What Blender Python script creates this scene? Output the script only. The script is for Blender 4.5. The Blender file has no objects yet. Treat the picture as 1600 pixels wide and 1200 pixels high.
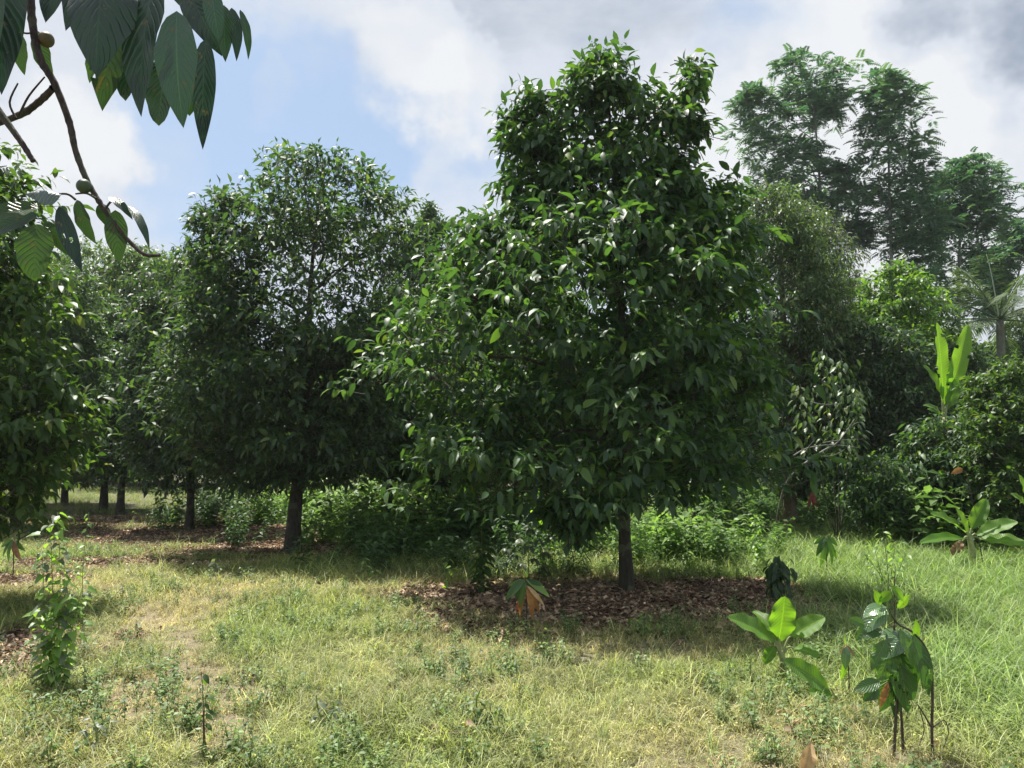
import bpy, math, random
import numpy as np
from mathutils import Vector, Matrix
random.seed(7)
C = bpy.context.scene.collection
S = bpy.context.scene
# ------------------------------------------------------------------ camera
F = 1186.0; TH = math.radians(5.78); CZ = 1.6
cam = bpy.data.objects.new('camera', bpy.data.cameras.new('camera')); C.objects.link(cam)
cam.data.sensor_width = 36; cam.data.lens = 36*F/1600; cam.data.clip_end = 3000; cam.data.clip_start = 0.05
cam.location = (0, 0, CZ); cam.rotation_euler = (math.pi/2+TH, 0, 0); S.camera = cam
def ray(px, py):
    x = (px-800)/F; u = (600-py)/F
    return Vector((x, math.cos(TH)-u*math.sin(TH), math.sin(TH)+u*math.cos(TH)))
def P(px, py, d):                      # point seen at (px,py) standing d metres ahead
    r = ray(px, py); return Vector((r.x*d/r.y, d, CZ+r.z*d/r.y))
def G(px, py):                         # ground point
    r = ray(px, py); k = -CZ/r.z; return Vector((r.x*k, r.y*k, 0))
# ------------------------------------------------------------------ sky, sun, exposure
SUN_AZ = math.radians(-38); SUN_EL = math.radians(67)      # azimuth from +Y towards +X
W = bpy.data.worlds.new('World'); S.world = W; W.use_nodes = True
nt = W.node_tree; nt.nodes.clear(); N = nt.nodes.new; LK = nt.links.new
wo = N('ShaderNodeOutputWorld'); bg = N('ShaderNodeBackground'); LK(bg.outputs[0], wo.inputs[0]); bg.inputs[1].default_value = 0.1
sky = N('ShaderNodeTexSky'); sky.sky_type = 'NISHITA'; sky.sun_disc = False
sky.sun_elevation = SUN_EL; sky.sun_rotation = SUN_AZ; sky.air_density = 1.0; sky.dust_density = 1.6; sky.ozone_density = 1.6
tc = N('ShaderNodeTexCoord')
def vm(op, a, b):
    n = N('ShaderNodeVectorMath'); n.operation = op
    for i, v in enumerate((a, b)):
        if v is None: continue
        if hasattr(v, 'is_linked'): LK(v, n.inputs[i])
        else: n.inputs[i].default_value = v
    return n
def mth(op, a, b=0.0, clamp=False):
    n = N('ShaderNodeMath'); n.operation = op; n.use_clamp = clamp
    for i, v in enumerate((a, b)):
        if hasattr(v, 'is_linked'): LK(v, n.inputs[i])
        else: n.inputs[i].default_value = v
    return n.outputs[0]
def noise(vec, sc, det=6, rough=.55, off=(0, 0, 0)):
    a = vm('ADD', vec, off)
    n = N('ShaderNodeTexNoise'); n.inputs['Scale'].default_value = sc; n.inputs['Detail'].default_value = det
    n.inputs['Roughness'].default_value = rough; LK(a.outputs[0], n.inputs['Vector']); return n
D0 = tc.outputs['Generated']
nz = noise(D0, 5, 5, .6)
dist = vm('SCALE', vm('SUBTRACT', nz.outputs['Color'], (.5, .5, .5)).outputs[0], None); dist.inputs['Scale'].default_value = .28
DD = vm('NORMALIZE', vm('ADD', D0, dist.outputs[0]).outputs[0], None).outputs[0]
def blob(px, py, r, w, soft=.6):
    v = ray(px, py).normalized()
    dt = vm('DOT_PRODUCT', DD, tuple(v)).outputs['Value']
    m = N('ShaderNodeMapRange'); m.interpolation_type = 'SMOOTHSTEP'; LK(dt, m.inputs['Value'])
    m.inputs['From Min'].default_value = math.cos(math.radians(r)); m.inputs['From Max'].default_value = math.cos(math.radians(r*(1-soft)))
    m.inputs['To Min'].default_value = 0; m.inputs['To Max'].default_value = w
    return m.outputs[0]
def total(base, items):
    for it in items: base = mth('ADD', base, blob(*it))
    return base
flat = vm('MULTIPLY', D0, (1, 1, 2.2)).outputs[0]
cn = noise(flat, 2.6, 9, .58, (3.1, 1.2, .4)).outputs['Fac']
dens = mth('MULTIPLY_ADD', cn, 2.6); dens.node.inputs[2].default_value = -.42
dens = total(dens, [(420, 150, 9, -.45), (300, 250, 9, -.7), (330, 330, 8, -.5), (560, 170, 6, -.6), (640, 260, 7, -.3), (740, 300, 5, -.3), (480, 230, 8, -.65), (780, 190, 4, -.5),
                    (1230, 110, 6, -.55), (1330, 200, 5, -.3), (80, 240, 5.5, .9), (100, 180, 4, .4), (640, 80, 6, .6), (740, 150, 4, .5), (1150, 190, 7, .7), (1370, 360, 12, .8), (1500, 180, 14, .6), (900, 0, 12, .5), (560, 20, 9, .5),
                    (430, 180, 1.8, .5), (1590, 440, 4, -.5)])
cm = N('ShaderNodeMapRange'); cm.interpolation_type = 'SMOOTHSTEP'; LK(dens, cm.inputs['Value']); cm.inputs['From Min'].default_value = -.45; cm.inputs['From Max'].default_value = 1.2
bn = noise(flat, 5, 8, .6, (7.7, 2.2, 5)).outputs['Fac']
br = mth('MULTIPLY_ADD', bn, 1.1); br.node.inputs[2].default_value = .0
br = total(br, [(90, 230, 5, .5), (1150, 220, 6, .6), (1370, 340, 10, .7), (650, 80, 5, .4), (740, 150, 4, .3), (1500, 230, 10, .25), (1600, -50, 7.5, -.8), (1390, 10, 8, .4), (420, 60, 6, -.1), (1300, 20, 6, .15), (900, -100, 14, -.2), (1100, 60, 8, -.12)])
cr = N('ShaderNodeValToRGB'); LK(br, cr.inputs[0])
e = cr.color_ramp.elements; e[0].position = .0; e[0].color = (1.9, 2.2, 2.7, 1); e[1].position = 1.0; e[1].color = (4.35, 4.45, 4.6, 1)
q = e.new(.45); q.color = (3.5, 3.75, 4.2, 1)
skm = N('ShaderNodeMixRGB'); skm.blend_type = 'MIX'; skm.inputs[0].default_value = .7; LK(sky.outputs[0], skm.inputs[1]); skm.inputs[2].default_value = (2.15, 2.85, 3.8, 1)
mx = N('ShaderNodeMixRGB'); LK(cm.outputs[0], mx.inputs[0]); LK(skm.outputs[0], mx.inputs[1]); LK(cr.outputs[0], mx.inputs[2])
LK(mx.outputs[0], bg.inputs[0])
sl = bpy.data.lights.new('sun', 'SUN'); sl.energy = 5.0; sl.angle = math.radians(.53); sl.color = (1, .95, .86)
so = bpy.data.objects.new('sun', sl); C.objects.link(so)
sdir = Vector((math.sin(SUN_AZ)*math.cos(SUN_EL), math.cos(SUN_AZ)*math.cos(SUN_EL), math.sin(SUN_EL)))
so.rotation_euler = sdir.to_track_quat('Z', 'Y').to_euler(); so.location = (0, 0, 30)
S.view_settings.view_transform = 'Standard'; S.view_settings.look = 'None'; S.view_settings.exposure = 1.0; S.view_settings.gamma = 1
S.render.engine = 'CYCLES'; S.cycles.max_bounces = 6; S.cycles.diffuse_bounces = 3; S.cycles.transmission_bounces = 3; S.cycles.transparent_max_bounces = 4; S.cycles.glossy_bounces = 2

# ------------------------------------------------------------------ materials
class M:
    def __init__(s, name):
        s.m = bpy.data.materials.new(name); s.m.use_nodes = True; s.t = s.m.node_tree; s.t.nodes.clear()
        s.out = s.n('ShaderNodeOutputMaterial')
    def n(s, k, **kw):
        x = s.t.nodes.new(k)
        for a, b in kw.items(): setattr(x, a, b)
        return x
    def l(s, a, b): s.t.links.new(a, b)
    def math(s, op, a, b=0.0, c=None, clamp=False):
        x = s.n('ShaderNodeMath', operation=op, use_clamp=clamp)
        for i, v in enumerate((a, b, c)):
            if v is None: continue
            if hasattr(v, 'is_linked'): s.l(v, x.inputs[i])
            else: x.inputs[i].default_value = v
        return x.outputs[0]
    def ramp(s, fac, stops):
        r = s.n('ShaderNodeValToRGB'); s.l(fac, r.inputs[0]); e = r.color_ramp.elements
        while len(e) < len(stops): e.new(.5)
        for el, (p, c) in zip(e, stops): el.position = p; el.color = (*c, 1)
        return r.outputs[0]
    def mix(s, f, a, b, bt='MIX'):
        x = s.n('ShaderNodeMixRGB', blend_type=bt)
        for i, v in enumerate((f, a, b)):
            if hasattr(v, 'is_linked'): s.l(v, x.inputs[i])
            elif isinstance(v, tuple): x.inputs[i].default_value = (*v, 1)
            else: x.inputs[i].default_value = v
        return x.outputs[0]
    def noise(s, sc, det=4, rough=.5, vec=None, coord='Object'):
        x = s.n('ShaderNodeTexNoise'); x.inputs['Scale'].default_value = sc; x.inputs['Detail'].default_value = det; x.inputs['Roughness'].default_value = rough
        if vec is None: vec = s.n('ShaderNodeTexCoord').outputs[coord]
        s.l(vec, x.inputs['Vector']); return x.outputs['Fac']
    def bump(s, h, st, dist=.02):
        b = s.n('ShaderNodeBump'); b.inputs['Strength'].default_value = st; b.inputs['Distance'].default_value = dist; s.l(h, b.inputs['Height']); return b.outputs[0]

def leaf_mat(name, stops, rough=.42, trans=.28, tcol=(1.6, 1.9, .7), spec=.5, veins=False, vscale=14, under=.35, instancer=False, vline=.25):
    m = M(name)
    if instancer:
        a = m.n('ShaderNodeAttribute', attribute_type='INSTANCER', attribute_name='tint'); base0 = a.outputs['Color']
        at = m.n('ShaderNodeAttribute', attribute_name='rnd')
        base = m.mix(1.0, base0, m.ramp(at.outputs['Fac'], [(0, (.45, .5, .45)), (.6, (1.0, 1.0, .95)), (1, (1.75, 1.65, 1.5))]), 'MULTIPLY')
    else:
        at = m.n('ShaderNodeAttribute', attribute_name='rnd'); oi = m.n('ShaderNodeObjectInfo')
        f = m.math('FRACT', m.math('ADD', at.outputs['Fac'], oi.outputs['Random']))
        base = m.ramp(f, stops)
    geo = m.n('ShaderNodeNewGeometry')
    base = m.mix(m.math('MULTIPLY', geo.outputs['Backfacing'], under), base, m.mix(1.0, base, (1.5, 1.45, 1.6), 'MULTIPLY'))
    nrm = None
    if veins:
        uv = m.n('ShaderNodeUVMap'); sp = m.n('ShaderNodeSeparateXYZ'); m.l(uv.outputs[0], sp.inputs[0])
        au = m.math('ABSOLUTE', m.math('SUBTRACT', sp.outputs[0], .5))
        k = m.math('ADD', m.math('MULTIPLY', sp.outputs[1], vscale), m.math('MULTIPLY', au, -vscale*(.55 if veins == 1 else .12)))
        k = m.math('ADD', k, m.math('MULTIPLY', m.noise(11, 3, .6), 1.6 if veins == 1 else .4))
        w = m.math('POWER', m.math('ABSOLUTE', m.math('SINE', m.math('MULTIPLY', k, math.pi))), 14 if veins == 1 else 3)
        mid = m.math('LESS_THAN', au, .018 if veins == 1 else .03)
        vn = m.math('MAXIMUM', mid, m.math('MULTIPLY', w, .5 if veins == 1 else .35))
        base = m.mix(m.math('MULTIPLY', vn, vline*2), base, m.mix(1.0, base, (2.2, 2.0, 1.7), 'MULTIPLY'))
        blotch = m.noise(9, 4, .6)
        base = m.mix(m.math('MULTIPLY', blotch, .5), base, m.mix(1.0, base, (.5, .55, .6), 'MULTIPLY'))
        base = m.mix(m.math('MULTIPLY', m.math('GREATER_THAN', m.noise(38, 3, .7), .665), .75), base, (.10, .07, .035))
        nrm = m.bump(m.math('SUBTRACT', 1.0, m.math('MAXIMUM', mid, w)), .5, .004)
    p = m.n('ShaderNodeBsdfPrincipled'); m.l(base, p.inputs['Base Color']); p.inputs['Roughness'].default_value = rough
    p.inputs['Specular IOR Level'].default_value = spec
    t = m.n('ShaderNodeBsdfTranslucent'); m.l(m.mix(1.0, base, tcol, 'MULTIPLY'), t.inputs[0])
    if nrm is not None: m.l(nrm, p.inputs['Normal']); m.l(nrm, t.inputs['Normal'])
    x = m.n('ShaderNodeMixShader'); x.inputs[0].default_value = trans; m.l(p.outputs[0], x.inputs[1]); m.l(t.outputs[0], x.inputs[2]); m.l(x.outputs[0], m.out.inputs[0])
    return m.m
def bark_mat(name, c0, c1, sc=6, green=0.0):
    m = M(name); tcn = m.n('ShaderNodeTexCoord'); mp = m.n('ShaderNodeMapping'); mp.inputs['Scale'].default_value = (1, 1, .35); m.l(tcn.outputs['Object'], mp.inputs[0])
    a = m.noise(sc*4, 6, .65, mp.outputs[0]); b = m.noise(sc*.7, 3, .5, tcn.outputs['Object'])
    col = m.ramp(a, [(.3, c0), (.7, c1)])
    col = m.mix(m.math('MULTIPLY', m.math('GREATER_THAN', b, .55), .35 + green), col, (.13, .15, .09))
    p = m.n('ShaderNodeBsdfPrincipled'); m.l(col, p.inputs['Base Color']); p.inputs['Roughness'].default_value = .9
    m.l(m.bump(a, .8, .03), p.inputs['Normal']); m.l(p.outputs[0], m.out.inputs[0]); return m.m
def simple_mat(name, c0, c1, sc=20, rough=.8, trans=0.0):
    m = M(name); a = m.noise(sc, 4, .6); col = m.ramp(a, [(.3, c0), (.7, c1)])
    p = m.n('ShaderNodeBsdfPrincipled'); m.l(col, p.inputs['Base Color']); p.inputs['Roughness'].default_value = rough
    if trans:
        t = m.n('ShaderNodeBsdfTranslucent'); m.l(col, t.inputs[0]); x = m.n('ShaderNodeMixShader'); x.inputs[0].default_value = trans
        m.l(p.outputs[0], x.inputs[1]); m.l(t.outputs[0], x.inputs[2]); m.l(x.outputs[0], m.out.inputs[0])
    else: m.l(p.outputs[0], m.out.inputs[0])
    return m.m
YG = (.16, .24, .03)
MAT = dict(
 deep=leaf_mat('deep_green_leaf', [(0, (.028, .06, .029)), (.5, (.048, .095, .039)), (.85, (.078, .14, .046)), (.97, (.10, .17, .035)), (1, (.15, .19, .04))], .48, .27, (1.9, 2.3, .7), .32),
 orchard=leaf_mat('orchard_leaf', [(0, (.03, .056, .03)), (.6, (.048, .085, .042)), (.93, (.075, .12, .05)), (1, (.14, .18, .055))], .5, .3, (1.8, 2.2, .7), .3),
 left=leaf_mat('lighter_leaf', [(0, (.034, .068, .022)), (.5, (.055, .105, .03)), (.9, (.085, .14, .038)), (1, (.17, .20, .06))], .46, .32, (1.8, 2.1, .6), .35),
 olive=leaf_mat('olive_leaf', [(0, (.052, .092, .036)), (.5, (.078, .13, .05)), (.9, (.12, .175, .065)), (1, (.2, .2, .09))], .45, .3),
 pale=leaf_mat('grey_green_leaf', [(0, (.07, .10, .06)), (.6, (.11, .14, .085)), (1, (.17, .19, .12))], .45, .3),
 bright=leaf_mat('bright_leaf', [(0, (.06, .12, .03)), (.5, (.09, .17, .04)), (1, (.17, .25, .05))], .42, .38, (1.6, 1.9, .5)),
 feather=leaf_mat('hazy_feathery_leaf', [(0, (.05, .105, .062)), (.6, (.078, .15, .085)), (1, (.13, .19, .085))], .5, .3, (1.4, 1.8, .9)),  # teal tint of distance haze put into the leaf colour
 palm=leaf_mat('palm_leaflet', [(0, (.07, .11, .07)), (1, (.14, .18, .10))], .4, .25),
 banana=leaf_mat('banana_leaf', [(0, (.09, .19, .035)), (.6, (.12, .24, .04)), (1, (.16, .28, .055))], .4, .5, (1.9, 1.9, .55), veins=2, vscale=30, vline=.2),
 bananabig=leaf_mat('young_banana_leaf', [(0, (.13, .27, .04)), (1, (.17, .32, .05))], .4, .6, (2.0, 2.0, .5), veins=2, vscale=34, vline=.2),
 big=leaf_mat('large_overhanging_leaf', [(0, (.012, .034, .024)), (.7, (.02, .046, .032)), (1, (.032, .068, .034))], .34, .16, (1.6, 2.2, .8), veins=1, vscale=11, vline=.3, under=.2),
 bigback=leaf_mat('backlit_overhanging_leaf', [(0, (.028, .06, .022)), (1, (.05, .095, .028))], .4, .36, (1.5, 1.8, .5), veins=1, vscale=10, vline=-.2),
 wilt=leaf_mat('large_veined_leaf', [(0, (.045, .10, .03)), (.6, (.065, .14, .04)), (1, (.10, .19, .05))], .33, .35, (1.7, 2.0, .5), veins=1, vscale=9, vline=.25),
 glossy=leaf_mat('glossy_veined_leaf', [(0, (.09, .17, .07)), (1, (.12, .21, .09))], .22, .2, veins=1, vscale=10, vline=.3, spec=.9),
 heart=leaf_mat('heart_vine_leaf', [(0, (.10, .18, .05)), (.5, (.16, .27, .07)), (1, (.26, .38, .10))], .45, .42, (1.7, 1.9, .5)),
 orange=simple_mat('orange_withered_leaf', (.26, .10, .03), (.45, .24, .07), 12, .6, .4),
 brown=simple_mat('dry_brown_leaf', (.16, .085, .05), (.30, .19, .11), 12, .7, .2),
 tan=simple_mat('dry_tan_leaf', (.35, .22, .10), (.6, .42, .22), 12, .6, .3),
 red=simple_mat('limp_red_leaf', (.22, .045, .03), (.36, .10, .07), 20, .6, .3),
 bark=bark_mat('dark_bark', (.018, .015, .012), (.07, .06, .047)),
 bark2=bark_mat('mossy_bark', (.02, .019, .013), (.065, .058, .038), 6, .2),
 barkl=bark_mat('pale_brown_bark', (.12, .085, .055), (.26, .2, .14), 8),
 barkg=bark_mat('grey_bark', (.11, .11, .10), (.26, .25, .23)),
 twig=bark_mat('rough_twig_bark', (.03, .022, .022), (.12, .09, .085), 30),
 stem=simple_mat('green_stem', (.09, .15, .045), (.16, .22, .07), 30, .6),
 pstem=simple_mat('banana_stem', (.16, .2, .07), (.3, .33, .14), 14, .5),
 dstem=simple_mat('dark_stem', (.03, .022, .016), (.08, .055, .04), 30, .7),
 fruit=simple_mat('green_orange_fruit', (.045, .075, .03), (.13, .085, .035), 14, .55),
 fruitg=simple_mat('green_fruit', (.035, .055, .03), (.05, .08, .035), 22, .5),
 grass=leaf_mat('grass_blade', None, .5, .4, (1.35, 1.45, .8), .35, under=.2, instancer=True),
 litter=leaf_mat('fallen_leaf', None, .7, .12, (1.2, 1.1, .9), .3, under=.3, instancer=True),
)
# ------------------------------------------------------------------ numpy helpers
RT = np.random.RandomState(3).rand(48, 48, 48)
def vnoise(p):
    p = np.asarray(p, float); i = np.floor(p).astype(int); f = p-i; f = f*f*(3-2*f)
    r = 0
    for a in (0, 1):
        for b in (0, 1):
            for c in (0, 1):
                w = np.where(a, f[:, 0], 1-f[:, 0])*np.where(b, f[:, 1], 1-f[:, 1])*np.where(c, f[:, 2], 1-f[:, 2])
                r = r+w*RT[(i[:, 0]+a) % 48, (i[:, 1]+b) % 48, (i[:, 2]+c) % 48]
    return r
def n2(x, y, s, o=0.0):
    x = np.atleast_1d(np.asarray(x, float)); y = np.atleast_1d(np.asarray(y, float))
    return vnoise(np.stack([x*s+50.3+o, y*s+41.7+o, np.full_like(x, o+.37)], 1))
def unit(v): return v/np.maximum(np.linalg.norm(v, axis=-1, keepdims=True), 1e-9)
def mesh(name, V, T, mat, rnd=None, uv=None, smooth=True):
    me = bpy.data.meshes.new(name); V = np.asarray(V, np.float32).reshape(-1, 3); T = np.asarray(T, np.int32)
    k = T.shape[1]; nf = len(T)
    me.vertices.add(len(V)); me.vertices.foreach_set('co', V.ravel())
    me.loops.add(nf*k); me.loops.foreach_set('vertex_index', T.ravel())
    me.polygons.add(nf); me.polygons.foreach_set('loop_start', np.arange(0, nf*k, k, dtype=np.int32))
    if rnd is not None:
        a = me.attributes.new('rnd', 'FLOAT', 'FACE'); a.data.foreach_set('value', np.asarray(rnd, np.float32))
    if uv is not None:
        u = me.uv_layers.new(name='UVMap'); u.data.foreach_set('uv', np.asarray(uv, np.float32)[T.ravel()].ravel())
    me.update(calc_edges=True)
    if smooth: me.polygons.foreach_set('use_smooth', np.ones(nf, bool))
    if mat is not None: me.materials.append(mat)
    return me
def obj(name, me, parent=None):
    o = bpy.data.objects.new(name, me); C.objects.link(o)
    if parent is not None: o.parent = parent
    return o
def empty(name, loc, label, cat, group=None):
    o = bpy.data.objects.new(name, None); C.objects.link(o); o.location = loc; o.empty_display_size = .2
    group = group or dict(orchard_tree='trees of the orchard', banana_plant='banana plants in the clearing', climbing_vine='climbing vines', weed_plant='weeds standing in the grass', sapling='young saplings in the clearing', fallen_leaf='dry fallen leaves', broadleaf_tree='broad leaved trees on the right', slender_tree='slender pale leaved trees', leafy_shrub='shrubs on the right').get(name)
    tag(o, label, cat, group); return o
def tag(o, label=None, cat=None, group=None, kind=None):
    for k, v in (('label', label), ('category', cat), ('group', group), ('kind', kind)):
        if v: o[k] = v
    return o
# leaf templates: (t, u, fold) verts + triangles, base at 0, tip at 1
def ltemplate(rows):
    v = [(0, 0, 0)]; f = []; prev = (0,)
    for t, w in rows:
        k = len(v); v += [(t, -w, 1), (t, 0, 0), (t, w, 1)]
        if prev == (0,): f += [(0, k, k+1), (0, k+1, k+2)]
        else:
            a, b, c = prev; f += [(a, k, k+1), (a, k+1, b), (b, k+1, k+2), (b, k+2, c)]
        prev = (k, k+1, k+2)
    k = len(v); v.append((1, 0, 0)); f += [(prev[0], k, prev[1]), (prev[1], k, prev[2])]
    return np.array(v, float), np.array(f)
LT3 = ltemplate([(.22, .75), (.5, 1.0), (.8, .62)])
LT2 = ltemplate([(.3, .9), (.65, .85)])
LT1 = ltemplate([(.45, 1.0)])
LT0 = (np.array([(0, 0, 0), (.42, -1, .4), (.5, 1, .4), (1, 0, 0)], float), np.array([(0, 1, 2), (1, 3, 2)]))
def leaves(Pp, Dd, Nn, L, Wd, tmpl, droop=.35, fold=.25):
    tv, tf = tmpl; n = len(Pp); Dd = unit(Dd); Nn = unit(Nn-(Nn*Dd).sum(1, keepdims=True)*Dd); Sd = np.cross(Nn, Dd)
    t = tv[:, 0][None, :, None]; u = tv[:, 1][None, :, None]; fo = tv[:, 2][None, :, None]
    L = np.broadcast_to(L, (n,))[:, None, None]; Wd = np.broadcast_to(Wd, (n,))[:, None, None]/2
    V = Pp[:, None, :]+Dd[:, None, :]*L*(t-.12*droop*t*t)+Sd[:, None, :]*Wd*u+Nn[:, None, :]*(fo*fold*Wd*np.abs(u)) - Nn[:, None, :]*L*droop*t*t
    T = (tf[None]+(np.arange(n)*len(tv))[:, None, None]).reshape(-1, 3)
    return V.reshape(-1, 3), T
def tube(path, rad, k=6):
    p = np.array([tuple(q) for q in path], float); n = len(p); r = np.broadcast_to(rad, (n,)).astype(float)
    d = unit(np.gradient(p, axis=0)); ref = np.array([.31, .92, .13]); s = unit(np.cross(d, ref)); b = np.cross(d, s)
    a = np.arange(k)/k*2*math.pi
    V = p[:, None]+r[:, None, None]*(np.cos(a)[None, :, None]*s[:, None]+np.sin(a)[None, :, None]*b[:, None])
    T = []
    for i in range(n-1):
        for j in range(k):
            A, B, Cc, Dq = i*k+j, i*k+(j+1) % k, (i+1)*k+(j+1) % k, (i+1)*k+j
            T += [(A, B, Cc), (A, Cc, Dq)]
    V = V.reshape(-1, 3); c = len(V); V = np.vstack([V, p[-1]]); T += [((n-1)*k+j, (n-1)*k+(j+1) % k, c) for j in range(k)]
    return V, np.array(T)
def smooth_path(pts, n=4):
    p = [Vector(q) for q in pts]; out = []
    for i in range(len(p)-1):
        a = p[max(i-1, 0)]; b = p[i]; c = p[i+1]; d = p[min(i+2, len(p)-1)]
        for j in range(n):
            t = j/n; out.append(.5*((2*b)+(c-a)*t+(2*a-5*b+4*c-d)*t*t+(3*b-a-3*c+d)*t**3))
    out.append(p[-1]); return out
def join(parts):
    V = []; T = []; k = 0
    for v, t in parts: V.append(v); T.append(np.asarray(t)+k); k += len(v)
    return np.vstack(V), np.vstack(T)
def frame(pos, D, Nv, sc=(1, 1, 1)):
    D = Vector(D).normalized(); Nv = Vector(Nv); Nv = (Nv-D*Nv.dot(D)); Nv = Nv.normalized() if Nv.length > 1e-4 else D.orthogonal().normalized()
    Sd = Nv.cross(D)
    m = Matrix((D, Sd, Nv)).transposed().to_4x4(); m.translation = pos
    return m @ Matrix.Diagonal((*sc, 1))
# ------------------------------------------------------------------ trees
def zpx(py, d): return P(800, py, d).z
def xpx(px, d): return (px-800)/F*d/1.0 if False else P(px, 600, d).x
def unit_leaf(name, tmpl, mat, droop):
    V, T = leaves(np.zeros((1, 3)), np.array([[1., 0, 0]]), np.array([[0., 0, 1]]), 1.0, 1.0, tmpl, droop, .22)
    return mesh(name, V, T, mat, np.zeros(len(T)))
def sample_lobe(rs, lobe, d, n, ratio, bough, shell, inset):
    prof = np.array(lobe['p'], float); dd = d+lobe.get('dy', 0)
    z = np.array([zpx(y, dd) for y in prof[:, 0]]); sc = dd/ray(800, 600).y
    xl = (prof[:, 1]-800)/F*sc; xr = (prof[:, 2]-800)/F*sc; hw = (xr-xl)/2; ins = np.minimum(inset, hw*.75); xl = xl+ins; xr = xr-ins
    o = np.argsort(z); z, xl, xr = z[o], xl[o], xr[o]; z[-1] = max(z[-1]-inset*.8, (z[-1]+z[-2])/2)
    def draw(m, sh):
        Z = rs.uniform(z[0], z[-1], m*7); a = (np.interp(Z, z, xr)-np.interp(Z, z, xl))/2; c = (np.interp(Z, z, xr)+np.interp(Z, z, xl))/2
        k = rs.rand(len(Z)) < a/a.max(); Z, a, c = Z[k][:m], a[k][:m], c[k][:m]
        th = rs.uniform(0, 2*math.pi, len(Z)); rr = rs.rand(len(Z))**sh; cs, sn = np.cos(th), np.sin(th)
        nn = vnoise(np.stack([cs*2.2+Z*1.1+20, sn*2.2+30, Z*1.6+d*3], 1)); rr = rr*(.82+.32*nn)
        return np.stack([c+a*rr*cs, dd+a*ratio*rr*sn, Z], 1), cs, sn, rr
    br, bz, per = bough
    nb = max(4, int(n*.8/per)); p, cs, sn, rr = draw(nb, shell); nb = len(p)
    idx = rs.randint(0, nb, int(n*.8)); g = np.clip(rs.randn(len(idx), 3), -1.7, 1.7)*.55; lim = np.minimum(1, .35+.65*rr[idx]*1.0)
    size = rs.uniform(.6, 1.35, nb)[idx]*np.minimum(br, .5*((np.interp(p[:, 2], z, xr)-np.interp(p[:, 2], z, xl))/2+.1))[idx]
    u, v = g[:, 0]*size, g[:, 1]*size; q = p[idx].copy(); q[:, 0] += cs[idx]*u-sn[idx]*v; q[:, 1] += sn[idx]*u+cs[idx]*v
    q[:, 2] += g[:, 2]*bz*.5-(u*u+v*v)/(2.2*br)*1.0-.25*u+bz*.3
    q[:, 2] = np.maximum(q[:, 2], z[0]-.12+.2*rs.rand(len(q)))
    D = np.stack([cs[idx]*(.5+u/br)-sn[idx]*v/br, sn[idx]*(.5+u/br)+cs[idx]*v/br, .35+0*u], 1)+rs.randn(len(idx), 3)*.25
    p2, c2, s2, r2 = draw(max(1, n-len(idx)), .5); D2 = np.stack([c2*r2, s2*r2, .3+0*c2], 1)+rs.randn(len(p2), 3)*.3
    return np.vstack([q, p2]), unit(np.vstack([D, D2]))
def pinnate(rs, Pp, Dd, L, k=7):
    """fronds: each a rachis with pairs of leaflets"""
    n = len(Pp); Dd = unit(Dd); up = np.tile([0., 0, 1.], (n, 1))+rs.randn(n, 3)*.3
    Nn = unit(up-(up*Dd).sum(1, keepdims=True)*Dd); Sd = np.cross(Nn, Dd); PP = []; DDn = []; NN = []; LL = []
    for i in range(k):
        t = (i+1)/(k+.5)
        for s in (-1, 1):
            PP.append(Pp+Dd*(L*t)[:, None]-np.array([0, 0, 1.])*(L*.35*t*t)[:, None]); DDn.append(Sd*s+Dd*.45-Nn*.25); NN.append(Nn+rs.randn(n, 3)*.2); LL.append(L*(.42-.18*t))
    return np.vstack(PP), np.vstack(DDn), np.vstack(NN), np.concatenate(LL)
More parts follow.
